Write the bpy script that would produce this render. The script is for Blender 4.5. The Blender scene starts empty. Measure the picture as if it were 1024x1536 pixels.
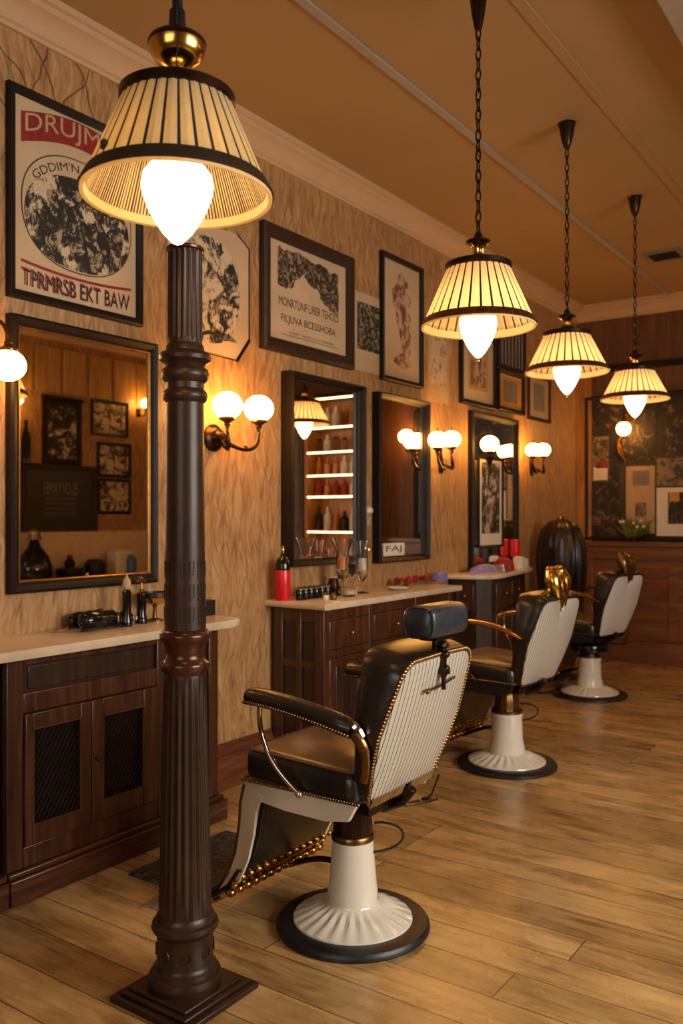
import bpy, bmesh, math, random
from mathutils import Vector, Matrix
PI = math.pi
random.seed(7)
SC = bpy.context.scene
COL = SC.collection

# ------------------------------------------------------------------ camera, world, light, exposure
FPX = 1300.0                                   # focal length for a 1024x1536 frame
TH = math.atan(908 / FPX)                      # the view turns this far left of the wall direction (+y)
CS, SN = math.cos(TH), math.sin(TH)
EYE = 1.42
cam = bpy.data.cameras.new('camera'); camo = bpy.data.objects.new('camera', cam); COL.objects.link(camo)
camo.location = (0, 0, EYE); camo.rotation_euler = (PI / 2, 0, TH)
cam.sensor_fit = 'VERTICAL'; cam.sensor_height = 36.0; cam.lens = FPX / 1536 * 36
cam.shift_y = 7 / 1536.0
cam.clip_start = 0.05
cam.dof.use_dof = True; cam.dof.focus_distance = 2.75; cam.dof.aperture_fstop = 3.2
SC.camera = camo

w = bpy.data.worlds.new('world'); SC.world = w; w.use_nodes = True
w.node_tree.nodes['Background'].inputs[0].default_value = (1.0, 0.72, 0.45, 1)
w.node_tree.nodes['Background'].inputs[1].default_value = 0.05
SC.view_settings.view_transform = 'Standard'; SC.view_settings.look = 'None'
SC.view_settings.gamma = 1.0; SC.view_settings.exposure = -0.03
SC.view_settings.use_curve_mapping = False

def area(name, loc, rot, sx, sy, power, color):
    l = bpy.data.lights.new(name, 'AREA'); l.shape = 'RECTANGLE'; l.size = sx; l.size_y = sy
    l.energy = power; l.color = color
    o = bpy.data.objects.new(name, l); COL.objects.link(o); o.location = loc; o.rotation_euler = rot
    return o
# daylight through the street windows: one behind the camera, one in the right-hand wall
area('window_daylight', (-0.4, -2.45, 2.0), (PI / 2 - .45, 0, 0), 2.4, 1.7, 55, (1.0, 0.90, 0.76))
area('window_daylight_side', (2.65, 2.6, 2.05), (0, PI / 2 - .5, 0), 1.7, 2.8, 275, (1.0, 0.93, 0.80))
BULB = 17.0     # opal pendant bulbs
GLOBE = 36.0    # wall lamp globes
WARM = (1.0, 0.56, 0.22)

WX = -3.095      # left wall
RX = 2.0         # right wall
BY = 8.6         # back wall
FY = -1.8        # wall behind the camera
CZ = 3.53        # ceiling
MX = WX + 0.05   # mirror glass plane

def onx(u, v, x):
    a = (u - 512) / FPX; z = x / (a * CS - SN)
    return z * (CS + a * SN), EYE - (v - 775) * z / FPX
def ony(u, v, y):
    a = (u - 512) / FPX; z = y / (CS + a * SN)
    return z * (a * CS - SN), EYE - (v - 775) * z / FPX
def onz(u, v, h=0.0):
    z = FPX * (EYE - h) / (v - 775); X = (u - 512) * z / FPX
    return X * CS - z * SN, z * CS + X * SN

# ------------------------------------------------------------------ materials
def lin(c):
    return tuple(((x / 255) / 12.92 if x / 255 <= 0.04045 else ((x / 255 + 0.055) / 1.055) ** 2.4) for x in c) + (1,)
class NT:
    def __init__(s, name):
        s.m = bpy.data.materials.new(name); s.m.use_nodes = True; s.t = s.m.node_tree
        s.b = s.t.nodes['Principled BSDF']
    def n(s, typ, **kw):
        x = s.t.nodes.new(typ)
        for k, v in kw.items(): setattr(x, k, v)
        return x
    def put(s, sock, v):
        if hasattr(v, 'is_output'): s.t.links.new(v, sock)
        else: sock.default_value = v
    def math(s, op, a, b=0.0, c=0.0):
        x = s.n('ShaderNodeMath', operation=op)
        s.put(x.inputs[0], a); s.put(x.inputs[1], b); s.put(x.inputs[2], c)
        return x.outputs[0]
    def pos(s, obj=False):
        if obj: return s.n('ShaderNodeTexCoord').outputs['Object']
        return s.n('ShaderNodeNewGeometry').outputs['Position']
    def mapping(s, v, scale=(1, 1, 1), loc=(0, 0, 0)):
        x = s.n('ShaderNodeMapping'); s.put(x.inputs['Vector'], v)
        x.inputs['Scale'].default_value = scale; x.inputs['Location'].default_value = loc
        return x.outputs[0]
    def noise(s, v, scale, detail=4, rough=0.55, dist=0.0):
        x = s.n('ShaderNodeTexNoise'); s.put(x.inputs['Vector'], v)
        x.inputs['Scale'].default_value = scale; x.inputs['Detail'].default_value = detail
        x.inputs['Roughness'].default_value = rough; x.inputs['Distortion'].default_value = dist
        return x.outputs[0]
    def ramp(s, f, stops, interp='LINEAR'):
        x = s.n('ShaderNodeValToRGB'); s.put(x.inputs[0], f); r = x.color_ramp; r.interpolation = interp
        while len(r.elements) < len(stops): r.elements.new(0.5)
        for e, (p, c) in zip(r.elements, stops):
            e.position = p; e.color = c if len(c) == 4 else tuple(c) + (1,)
        return x.outputs[0]
    def mix(s, f, a, b, mode='MIX'):
        x = s.n('ShaderNodeMix', data_type='RGBA', blend_type=mode)
        s.put(x.inputs[0], f); s.put(x.inputs[6], a); s.put(x.inputs[7], b)
        return x.outputs[2]
    def sep(s, v):
        x = s.n('ShaderNodeSeparateXYZ'); s.put(x.inputs[0], v); return x.outputs
    def comb(s, a, b, c):
        x = s.n('ShaderNodeCombineXYZ')
        s.put(x.inputs[0], a); s.put(x.inputs[1], b); s.put(x.inputs[2], c); return x.outputs[0]
    def bump(s, h, strength=0.3, dist=0.01):
        x = s.n('ShaderNodeBump'); s.put(x.inputs['Height'], h)
        x.inputs['Strength'].default_value = strength; x.inputs['Distance'].default_value = dist
        s.t.links.new(x.outputs[0], s.b.inputs['Normal'])
    def set(s, color=None, rough=None, metal=None, **kw):
        if color is not None: s.put(s.b.inputs['Base Color'], color)
        if rough is not None: s.put(s.b.inputs['Roughness'], rough)
        if metal is not None: s.put(s.b.inputs['Metallic'], metal)
        for k, v in kw.items(): s.put(s.b.inputs[k.replace('_', ' ')], v)
        return s.m

def simple(name, rgb, rough=0.5, metal=0.0, var=0.18, scale=18.0, bump=0.0, **kw):
    t = NT(name); c = lin(rgb); d = tuple(x * (1 - var) for x in c[:3]) + (1,); e = tuple(min(1, x * (1 + var)) for x in c[:3]) + (1,)
    n = t.noise(t.pos(True), scale, 5)
    col = t.ramp(n, [(0.3, d), (0.7, e)])
    if bump: t.bump(n, bump, 0.004)
    return t.set(col, rough, metal, **kw)

def wood(name, dark, mid, light, rough=0.35, axis='z', scale=1.0, world=False, coat=0.25):
    t = NT(name); p = t.pos(not world)
    sc = {'x': (1.2, 16, 16), 'y': (16, 1.2, 16), 'z': (16, 16, 1.2)}[axis]
    v = t.mapping(p, tuple(k * scale for k in sc))
    n = t.noise(v, 1.6, 6, 0.6, 0.8)
    n2 = t.noise(v, 6.0, 4, 0.6, 0.2)
    f = t.math('ADD', t.math('MULTIPLY', n, 0.75), t.math('MULTIPLY', n2, 0.25))
    col = t.ramp(f, [(0.32, lin(dark)), (0.5, lin(mid)), (0.68, lin(light))])
    t.bump(n2, 0.12, 0.002)
    return t.set(col, rough, Coat_Weight=coat, Coat_Roughness=0.2)

def wallpaper(name, axis):
    """tan figured veneer paper: flame shaped brown veins, pale wavy leaf figure"""
    t = NT(name); p = t.pos(); x, y, z = t.sep(p)
    u = y if axis == 'y' else x
    v2 = t.comb(u, z, 0.0)
    low = t.noise(v2, 1.3, 3); lw = t.math('SUBTRACT', low, 0.5)
    uu = t.math('ADD', u, t.math('MULTIPLY', lw, 0.22))
    st = t.noise(t.comb(t.math('MULTIPLY', uu, 34.0), t.math('MULTIPLY', z, 5.0), 0.0), 1.0, 6, 0.65, 0.9)
    base = t.ramp(st, [(0.28, lin((122, 84, 48))), (0.45, lin((162, 120, 76))), (0.62, lin((184, 144, 98))), (0.80, lin((202, 168, 122)))])
    # leaf network of two mirrored wavy line families
    wv = t.math('MULTIPLY', t.math('SINE', t.math('MULTIPLY', z, 17.0)), 1.25)
    ph = t.math('ADD', t.math('MULTIPLY', u, 52.0), t.math('MULTIPLY', lw, 15.0))
    a = t.math('ABSOLUTE', t.math('SINE', t.math('ADD', ph, wv)))
    b = t.math('ABSOLUTE', t.math('SINE', t.math('SUBTRACT', ph, wv)))
    ln = t.math('MINIMUM', a, b)
    k = t.math('SUBTRACT', 1.0, t.math('MINIMUM', t.math('MULTIPLY', ln, 2.6), 1.0))
    msk = t.ramp(t.noise(v2, 7.0, 3), [(0.44, (0, 0, 0)), (0.66, (1, 1, 1))])
    k = t.math('MULTIPLY', k, msk)
    col = t.mix(t.math('MULTIPLY', k, 0.72), base, lin((92, 66, 44)))
    # bolder crossing branches near the top
    ph2 = t.math('ADD', t.math('MULTIPLY', u, 13.0), t.math('MULTIPLY', lw, 9.0))
    w2 = t.math('MULTIPLY', z, 9.0)
    a2 = t.math('ABSOLUTE', t.math('SINE', t.math('ADD', ph2, w2)))
    b2 = t.math('ABSOLUTE', t.math('SINE', t.math('SUBTRACT', ph2, w2)))
    l2 = t.math('SUBTRACT', 1.0, t.math('MINIMUM', t.math('MULTIPLY', t.math('MINIMUM', a2, b2), 7.0), 1.0))
    top = t.math('MULTIPLY', t.ramp(t.math('MULTIPLY', z, 0.25), [(0.66, (0, 0, 0)), (0.76, (1, 1, 1))]), 0.95)
    near = t.ramp(t.math('MULTIPLY', u, 0.1), [(0.30, (1, 1, 1)), (0.36, (0, 0, 0))])
    col = t.mix(t.math('MULTIPLY', t.math('MULTIPLY', l2, top), near), col, lin((66, 44, 22)))
    t.bump(t.math('SUBTRACT', st, t.math('MULTIPLY', k, 0.6)), 0.18, 0.004)
    return t.set(col, 0.5, Coat_Weight=0.15, Coat_Roughness=0.3)

def floor_mat():
    t = NT('oak_floor'); x, y, z = t.sep(t.pos())
    pw = 0.168
    row = t.math('FLOOR', t.math('DIVIDE', y, pw))
    rnd = t.n('ShaderNodeTexWhiteNoise', noise_dimensions='1D'); t.put(rnd.inputs['W'], row)
    xs = t.math('ADD', x, t.math('MULTIPLY', rnd.outputs['Value'], 2.3))
    cell = t.math('FLOOR', t.math('DIVIDE', xs, 1.9))
    rn2 = t.n('ShaderNodeTexWhiteNoise', noise_dimensions='2D'); t.put(rn2.inputs['Vector'], t.comb(row, cell, 0.0))
    fy = t.math('ABSOLUTE', t.math('SUBTRACT', t.math('FRACT', t.math('DIVIDE', y, pw)), 0.5))
    fx = t.math('ABSOLUTE', t.math('SUBTRACT', t.math('FRACT', t.math('DIVIDE', xs, 1.9)), 0.5))
    gap = t.math('MAXIMUM', t.math('GREATER_THAN', fy, 0.487), t.math('GREATER_THAN', fx, 0.4988))
    off = t.math('MULTIPLY', rn2.outputs['Value'], 30.0)
    g = t.noise(t.comb(t.math('ADD', t.math('MULTIPLY', x, 1.6), off), t.math('MULTIPLY', y, 15.0), off), 1.3, 6, 0.62, 1.1)
    blot = t.noise(t.comb(x, t.math('MULTIPLY', y, 2.0), off), 3.2, 5, 0.6, 0.5)
    f = t.math('ADD', t.math('MULTIPLY', g, 0.5), t.math('MULTIPLY', blot, 0.5))
    col = t.ramp(f, [(0.36, lin((130, 98, 58))), (0.48, lin((174, 138, 88))), (0.60, lin((198, 162, 108))), (0.72, lin((212, 180, 126)))])
    tint = t.ramp(rn2.outputs['Value'], [(0.0, (0.72, 0.69, 0.66)), (0.5, (0.92, 0.91, 0.90)), (1.0, (1.08, 1.06, 1.03))])
    col = t.mix(1.0, col, tint, 'MULTIPLY')
    col = t.mix(t.math('MULTIPLY', gap, 0.8), col, lin((40, 24, 12)))
    r = t.ramp(blot, [(0.3, (0.2,) * 3), (0.7, (0.36,) * 3)])
    t.bump(t.math('SUBTRACT', t.math('MULTIPLY', g, 0.35), gap), 0.22, 0.003)
    return t.set(col, r)

def woodcut(name, paper, ink, scale=9.0, thr=0.5, seed=0.0, mid=None):
    """printed engraving: blots of ink with fine strokes"""
    t = NT(name); p = t.mapping(t.pos(True), (1, 1, 1), (seed, seed * 2, seed))
    a = t.noise(p, scale, 4, 0.6, 1.4)
    b = t.noise(t.mapping(p, (1, 1.5, 0.5)), scale * 6, 5, 0.7, 1.2)
    f = t.math('ADD', t.math('MULTIPLY', a, 0.62), t.math('MULTIPLY', b, 0.38))
    m = mid or tuple((i + j) / 2 for i, j in zip(paper, ink))
    c = t.ramp(f, [(thr - 0.03, lin(ink)), (thr, lin(m)), (thr + 0.035, lin(paper))])
    return t.set(c, 0.6)

M = {}
M['wall'] = wallpaper('figured_wallpaper', 'y')
M['wall_b'] = wood('orange_wood_panelling', (118, 74, 32), (160, 106, 50), (186, 130, 70), 0.35, 'z', 0.8, True)
M['wall_dark'] = wood('brown_wood_panelling', (70, 42, 24), (96, 60, 34), (118, 78, 46), 0.65, 'z', 0.8, True, 0.0)
M['ceiling'] = simple('ceiling_paint', (156, 127, 88), 0.75, var=0.06, scale=1.2)
M['crown'] = simple('crown_paint', (184, 154, 122), 0.6, var=0.05, scale=3)
M['floor'] = floor_mat()
M['mahog'] = wood('mahogany', (44, 22, 12), (70, 38, 22), (98, 58, 34), 0.32, 'z')
M['mahog_y'] = wood('mahogany_lengthwise', (44, 22, 12), (70, 38, 22), (98, 58, 34), 0.32, 'y')
M['mahog_d'] = wood('dark_mahogany', (34, 20, 12), (50, 30, 19), (66, 42, 27), 0.35, 'z')
M['base_y'] = wood('baseboard_wood', (70, 34, 18), (100, 54, 30), (126, 74, 44), 0.35, 'y')
M['stone'] = simple('cream_stone', (206, 186, 160), 0.28, var=0.14, scale=6)
M['iron'] = simple('brown_cast_iron', (48, 29, 18), 0.4, 0.1, var=0.3, scale=14, bump=0.15, Specular_IOR_Level=0.35, Coat_Weight=0.1, Coat_Roughness=0.2)
M['copper'] = simple('worn_copper_iron', (74, 42, 27), 0.25, 0.45, var=0.3)
M['frame'] = simple('black_frame', (28, 18, 12), 0.5, var=0.25, Specular_IOR_Level=0.25)
M['frame_b'] = simple('brown_frame', (52, 35, 26), 0.5, var=0.2, Specular_IOR_Level=0.3)
M['gilt'] = simple('dull_gilt', (150, 104, 52), 0.32, 0.85, var=0.3)
M['brass'] = simple('polished_brass', (206, 164, 88), 0.2, 1.0, var=0.08)
M['oldbrass'] = simple('old_brass', (124, 92, 56), 0.3, 0.95, var=0.35, scale=60)
M['openwork'] = simple('gilded_casting', (178, 128, 56), 0.22, 1.0, var=0.6, scale=30)
M['bronze'] = simple('dark_bronze', (56, 38, 26), 0.3, 0.8, var=0.3)
M['chrome'] = simple('chrome', (205, 198, 190), 0.1, 1.0, var=0.05)
M['black'] = simple('black_gloss', (16, 14, 14), 0.14, var=0.2)
M['blackmat'] = simple('black_satin', (24, 21, 20), 0.42, var=0.2)
M['leather'] = simple('black_leather', (30, 24, 22), 0.3, var=0.25, scale=40, bump=0.25, Coat_Weight=0.2, Coat_Roughness=0.3)
M['leather_tan'] = simple('worn_seat_leather', (112, 86, 62), 0.3, var=0.3, scale=12, bump=0.2)
M['leather_head'] = simple('slate_headrest_leather', (42, 50, 60), 0.32, var=0.3, scale=30, bump=0.25)
M['enamel'] = simple('cream_enamel', (216, 208, 192), 0.14, var=0.04, scale=5, Coat_Weight=0.5)
M['rubber'] = simple('black_rubber', (22, 22, 24), 0.4, var=0.2)
M['mirror'] = NT('mirror_glass').set((0.95, 0.93, 0.89, 1), 0.015, 1.0)
M['glass'] = NT('clear_glass').set((0.95, 0.95, 0.93, 1), 0.03, 0.0, Transmission_Weight=1.0, IOR=1.3)
M['cream_paper'] = simple('cream_paper', (190, 164, 132), 0.6, var=0.07, scale=5)
M['tan_paper'] = simple('tan_paper', (176, 146, 108), 0.6, var=0.1, scale=5)
M['grey_paper'] = simple('grey_paper', (120, 112, 104), 0.6, var=0.15, scale=12)
M['gold_paper'] = simple('gold_mat_board', (186, 136, 56), 0.55, var=0.12)
M['ink'] = simple('black_ink', (34, 27, 24), 0.6)
M['redink'] = simple('red_ink', (128, 24, 20), 0.6, var=0.25, scale=30)
M['mat_white'] = simple('white_card', (214, 204, 188), 0.55, var=0.05)
M['red'] = simple('red_lacquer', (206, 18, 30), 0.3)
M['crimson'] = simple('crimson_petal', (150, 20, 30), 0.5, var=0.35)
M['purple'] = simple('lilac_wrap', (138, 122, 178), 0.4, var=0.3, scale=40)
M['blueglass'] = simple('blue_plastic', (70, 110, 150), 0.3)
M['green'] = simple('leaf_green', (110, 118, 40), 0.5, var=0.35, scale=30)
M['carpet'] = simple('grey_mat_pile', (70, 61, 52), 0.95, var=0.95, scale=55, bump=0.8)
M['bone'] = simple('bone_ceramic', (220, 210, 190), 0.3)
M['grime'] = simple('grey_plate', (118, 104, 82), 0.5)
M['cable'] = simple('black_cable', (20, 18, 18), 0.4)
M['amber'] = simple('amber_liquor', (190, 110, 40), 0.15, var=0.3, scale=10)
M['cut1'] = woodcut('engraving_men', (196, 176, 146), (22, 18, 16), 7.0, 0.53, 1.0, (90, 76, 58))
M['cut2'] = woodcut('engraving_beast', (200, 178, 150), (30, 24, 20), 10.0, 0.48, 4.0)
M['cut3'] = woodcut('engraving_foliage', (150, 128, 102), (44, 34, 28), 22.0, 0.52, 2.0, (92, 74, 58))
M['cut4'] = woodcut('engraving_flowers', (146, 132, 106), (36, 30, 26), 22.0, 0.53, 6.0)
M['wash'] = woodcut('sepia_wash', (184, 156, 124), (112, 70, 50), 7.0, 0.5, 8.0, (150, 112, 86))
M['pencil'] = woodcut('pencil_drawing', (186, 166, 138), (128, 108, 84), 9.0, 0.45, 3.0)
M['photo4'] = woodcut('soft_photograph', (128, 108, 84), (52, 42, 34), 9.0, 0.5, 7.0)
M['dome'] = simple('black_brown_lacquer', (30, 25, 21), 0.32, var=0.25)
M['photo'] = woodcut('dark_photograph', (112, 86, 62), (28, 22, 18), 8.0, 0.55, 5.0, (66, 50, 38))
M['photo2'] = woodcut('pale_photograph', (210, 190, 164), (60, 48, 40), 10.0, 0.5, 9.0)
M['photo3'] = woodcut('tall_photograph', (190, 176, 156), (36, 32, 30), 6.0, 0.53, 12.0, (84, 76, 68))
M['stripe_cloth'] = None

def opal(name, strength, col=WARM):
    t = NT(name); t.b.inputs['Base Color'].default_value = (0.9, 0.85, 0.75, 1)
    t.b.inputs['Roughness'].default_value = 0.25
    t.b.inputs['Emission Color'].default_value = tuple(col) + (1,)
    t.b.inputs['Emission Strength'].default_value = strength
    return t.m
M['bulb'] = opal('lit_opal_bulb', BULB)
M['globe'] = opal('lit_opal_globe', GLOBE, (1.0, 0.44, 0.09))
M['strip'] = opal('lit_shelf_strip', 9.0, (1.0, 0.62, 0.25))

def cloth_mat(name, rgb, trans=0.6):
    t = NT(name); t.t.nodes.remove(t.b)
    d = t.n('ShaderNodeBsdfDiffuse'); tr = t.n('ShaderNodeBsdfTranslucent'); mx = t.n('ShaderNodeMixShader')
    n = t.noise(t.pos(True), 60, 3)
    c = t.ramp(n, [(0.3, tuple(x * .93 for x in lin(rgb)[:3])), (0.7, lin(rgb))])
    t.put(d.inputs[0], c); t.put(tr.inputs[0], c); mx.inputs[0].default_value = trans
    t.t.links.new(d.outputs[0], mx.inputs[1]); t.t.links.new(tr.outputs[0], mx.inputs[2])
    t.t.links.new(mx.outputs[0], t.t.nodes['Material Output'].inputs[0])
    return t.m
M['shade'] = cloth_mat('cream_pleated_silk', (250, 236, 196), 0.7)
M['shade_in'] = cloth_mat('cream_lining', (240, 226, 190), 0.55)
M['rib'] = simple('dark_pleat', (44, 30, 18), 0.6)

def stripe_mat(name, base, line, pitch, width):
    t = NT(name); x, y, z = t.sep(t.pos(True))
    f = t.math('ABSOLUTE', t.math('SUBTRACT', t.math('FRACT', t.math('DIVIDE', y, pitch)), 0.5))
    k = t.math('LESS_THAN', f, width)
    n = t.noise(t.pos(True), 9, 3)
    b = t.ramp(n, [(0.3, tuple(v * .93 for v in lin(base)[:3])), (0.7, lin(base))])
    col = t.mix(k, b, lin(line))
    t.bump(t.math('MULTIPLY', k, -1.0), 0.3, 0.002)
    return t.set(col, 0.3, Coat_Weight=0.3)
M['pinstripe'] = stripe_mat('pinstriped_cream_vinyl', (192, 186, 174), (54, 47, 40), 0.0225, 0.07)
M['plainback'] = simple('plain_cream_vinyl', (206, 202, 196), 0.3, var=0.04)
M['stripe_cloth'] = stripe_mat('striped_print', (70, 60, 54), (170, 160, 150), 0.07, 0.12)

# ------------------------------------------------------------------ mesh helpers
class MB:
    def __init__(s): s.v = []; s.f = []; s.m = []
    def add(s, vs, fs, mi=0):
        o = len(s.v); s.v += [tuple(v) for v in vs]
        for f in fs: s.f.append(tuple(i + o for i in f)); s.m.append(mi)
        return s
    def box(s, a, b, mi=0):
        x0, y0, z0 = (min(a[i], b[i]) for i in range(3)); x1, y1, z1 = (max(a[i], b[i]) for i in range(3))
        vs = [(x0, y0, z0), (x1, y0, z0), (x1, y1, z0), (x0, y1, z0), (x0, y0, z1), (x1, y0, z1), (x1, y1, z1), (x0, y1, z1)]
        return s.add(vs, [(0, 3, 2, 1), (4, 5, 6, 7), (0, 1, 5, 4), (1, 2, 6, 5), (2, 3, 7, 6), (3, 0, 4, 7)], mi)
    def lathe(s, prof, c=(0, 0, 0), n=32, mi=0, flute=None, cap=True):
        """prof: (radius, height) list; flute: (count, depth, h0, h1)"""
        vs = []; N = n
        for r, h in prof:
            for k in range(N):
                a = 2 * PI * k / N; rr = r
                if flute and flute[2] <= h <= flute[3]:
                    rr = r - flute[1] * (0.5 + 0.5 * math.cos(a * flute[0]))
                vs.append((c[0] + rr * math.cos(a), c[1] + rr * math.sin(a), c[2] + h))
        fs = []
        up = prof[-1][1] >= prof[0][1]
        for i in range(len(prof) - 1):
            for k in range(N):
                a, b = i * N + k, i * N + (k + 1) % N
                fs.append((a, b, b + N, a + N) if up else (a, a + N, b + N, b))
        if cap:
            if prof[0][0] > 1e-6: fs.append(tuple(range(N))[::-1] if up else tuple(range(N)))
            L = (len(prof) - 1) * N
            if prof[-1][0] > 1e-6: fs.append(tuple(range(L, L + N)) if up else tuple(range(L, L + N))[::-1])
        return s.add(vs, fs, mi)
    def ball(s, c, r, n=16, mi=0, sq=1.0):
        prof = [(max(1e-7, r * math.sin(PI * i / 10)), -r * sq * math.cos(PI * i / 10)) for i in range(11)]
        return s.lathe(prof, c, n, mi, cap=False)
    def tube(s, pts, r, n=8, mi=0, closed=False, flat=None):
        P = [Vector(p) for p in pts]; R = r if isinstance(r, (list, tuple)) else [r] * len(P)
        vs = []; up = None; K = len(P)
        for i, p in enumerate(P):
            if closed: t = P[(i + 1) % K] - P[i - 1]
            else: t = P[min(i + 1, K - 1)] - P[max(i - 1, 0)]
            t.normalize()
            if up is None:
                up = Vector((0, 0, 1)) if abs(t.z) < 0.9 else Vector((1, 0, 0))
            sd = t.cross(up)
            if sd.length < 1e-6: sd = t.cross(Vector((0, 1, 0.1)))
            sd.normalize(); up = sd.cross(t).normalized()
            for k in range(n):
                a = 2 * PI * k / n
                q = sd * math.cos(a) * R[i] * (flat[0] if flat else 1) + up * math.sin(a) * R[i] * (flat[1] if flat else 1)
                vs.append(p + q)
        fs = []
        for i in range(K if closed else K - 1):
            for k in range(n):
                a, b = i * n + k, i * n + (k + 1) % n; c2, d = ((i + 1) % K) * n + (k + 1) % n, ((i + 1) % K) * n + k
                fs.append((a, d, c2, b))
        if not closed: fs.append(tuple(range(n))); fs.append(tuple(range((K - 1) * n, K * n))[::-1])
        return s.add(vs, fs, mi)
    def loft(s, loops, mi=0, caps=True):
        n = len(loops[0]); vs = [v for l in loops for v in l]; fs = []
        for i in range(len(loops) - 1):
            for k in range(n):
                a, b = i * n + k, i * n + (k + 1) % n
                fs.append((a, b, b + n, a + n))
        if caps: fs.append(tuple(range(n))[::-1]); fs.append(tuple(range((len(loops) - 1) * n, len(loops) * n)))
        return s.add(vs, fs, mi)
    def prism(s, poly, h0, h1, mi=0):
        """polygon in xy extruded in z"""
        return s.loft([[(x, y, h0) for x, y in poly], [(x, y, h1) for x, y in poly]], mi)
    def build(s, name, mat, parent=None, bev=0, seg=2, smooth=True, angle=38, loc=None):
        me = bpy.data.meshes.new(name); me.from_pydata(s.v, [], s.f)
        for mt in (mat if isinstance(mat, (list, tuple)) else [mat]): me.materials.append(M[mt] if isinstance(mt, str) else mt)
        for p, mi in zip(me.polygons, s.m): p.material_index = mi
        bm = bmesh.new(); bm.from_mesh(me)
        bmesh.ops.recalc_face_normals(bm, faces=bm.faces); bm.to_mesh(me); bm.free()
        if smooth:
            me.shade_smooth(); me.set_sharp_from_angle(angle=math.radians(angle))
        o = bpy.data.objects.new(name, me); COL.objects.link(o)
        if parent: o.parent = parent
        if loc: o.location = loc
        if bev:
            b = o.modifiers.new('bevel', 'BEVEL'); b.width = bev; b.segments = seg; b.limit_method = 'ANGLE'; b.angle_limit = math.radians(40)
            b.harden_normals = False
        return o

def tag(o, label=None, cat=None, group=None, kind=None):
    if label: o['label'] = label
    if cat: o['category'] = cat
    if group: o['group'] = group
    if kind: o['kind'] = kind
    return o
def thing(name, label, cat, loc=(0, 0, 0), rz=0.0, group=None):
    o = bpy.data.objects.new(name, None); COL.objects.link(o); o.location = loc; o.rotation_euler = (0, 0, rz)
    o.empty_display_size = 0.1
    return tag(o, label, cat, group)
def struct(o): o['kind'] = 'structure'; return o
def kids(o): return [c for c in bpy.data.objects if c.parent == o]
def copy_tree(o, parent=None):
    c = o.copy(); COL.objects.link(c); c.parent = parent
    for ch in kids(o): copy_tree(ch, c)
    return c

def bez(p0, p1, p2, p3, n=12):
    r = []
    for i in range(n + 1):
        t = i / n; a = (1 - t) ** 3; b = 3 * t * (1 - t) ** 2; c = 3 * t * t * (1 - t); d = t ** 3
        r.append(tuple(a * w0 + b * w1 + c * w2 + d * w3 for w0, w1, w2, w3 in zip(p0, p1, p2, p3)))
    return r

def lettering(body, width, height, mat, parent, cy, cz, out, name='lettering', bend=0.0, wave=0.0, bold=0.0, space=1.0, label=None):
    """flat lettering on a wall: y to the reader's right, z up, facing +x; fitted to width x height; bend = arch rise"""
    cu = bpy.data.curves.new('letters', 'FONT'); cu.body = body; cu.align_x = 'CENTER'; cu.align_y = 'CENTER'
    cu.size = 1; cu.space_character = space; cu.offset = bold; cu.resolution_u = 3
    to = bpy.data.objects.new('letters', cu); COL.objects.link(to)
    bpy.context.view_layer.update()
    dg = bpy.context.evaluated_depsgraph_get()
    me = bpy.data.meshes.new_from_object(to.evaluated_get(dg))
    bpy.data.objects.remove(to)
    bm = bmesh.new(); bm.from_mesh(me)
    if bend: bmesh.ops.subdivide_edges(bm, edges=bm.edges, cuts=1)
    xs = [v.co.x for v in bm.verts]; ys = [v.co.y for v in bm.verts]
    x0, x1, y0, y1 = min(xs), max(xs), min(ys), max(ys)
    for v in bm.verts:
        a = (v.co.x - (x0 + x1) / 2) / (x1 - x0); b = (v.co.y - (y0 + y1) / 2) / (y1 - y0)
        if bend and abs(bend) > 1:      # bend = arc angle in radians * sign via tuple-like encoding
            R = width / abs(bend); th = a * abs(bend); rr = R + b * height * (1 if bend > 0 else -1)
            yy = rr * math.sin(th); zz = (rr * math.cos(th) - R) * (1 if bend > 0 else -1)
        else:
            yy = a * width; zz = b * height + bend * (1 - 4 * a * a)
        v.co = (out, cy + yy, cz + zz)
    bm.to_mesh(me); bm.free()
    me.materials.clear(); me.materials.append(M[mat])
    o = bpy.data.objects.new(name, me); COL.objects.link(o); o.parent = parent
    if label: o['label'] = label
    return o

# ------------------------------------------------------------------ the room
T = 0.15
struct(MB().box((WX - T, FY - T, -0.12), (RX + T, BY + T, 0)).build('floor', 'floor', smooth=False))
struct(MB().box((WX - T, FY - T, CZ), (RX + T, BY + T, CZ + 0.12)).build('ceiling', 'ceiling', smooth=False))
struct(MB().box((WX - T, FY - T, 0), (WX, BY + T, CZ)).build('wall_left', 'wall', smooth=False))
struct(MB().box((WX, BY, 0), (RX, BY + T, CZ)).build('wall_back', 'wall_dark', smooth=False))
# right wall with a window opening, wall behind the camera with another
wr = MB(); wy0, wy1, wz0, wz1 = 1.2, 4.0, 0.85, 2.65
wr.box((RX, FY - T, 0), (RX + T, wy0, CZ)).box((RX, wy1, 0), (RX + T, BY + T, CZ)).box((RX, wy0, 0), (RX + T, wy1, wz0)).box((RX, wy0, wz1), (RX + T, wy1, CZ))
M['wall_r'] = wallpaper('figured_wallpaper_right', 'y')
struct(wr.build('wall_right', 'wall_r', smooth=False))
wf = MB(); fx0, fx1 = -1.6, 0.8
wf.box((WX, FY - T, 0), (fx0, FY, CZ)).box((fx1, FY - T, 0), (RX, FY, CZ)).box((fx0, FY - T, 0), (fx1, FY, wz0)).box((fx0, FY - T, wz1), (fx1, FY, CZ))
struct(wf.build('wall_front', 'wall_dark', smooth=False))
fr = MB()
for k in range(5):
    y = wy0 + (wy1 - wy0) * k / 4; fr.box((RX + .04, y - .03, wz0), (RX + .09, y + .03, wz1))
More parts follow.
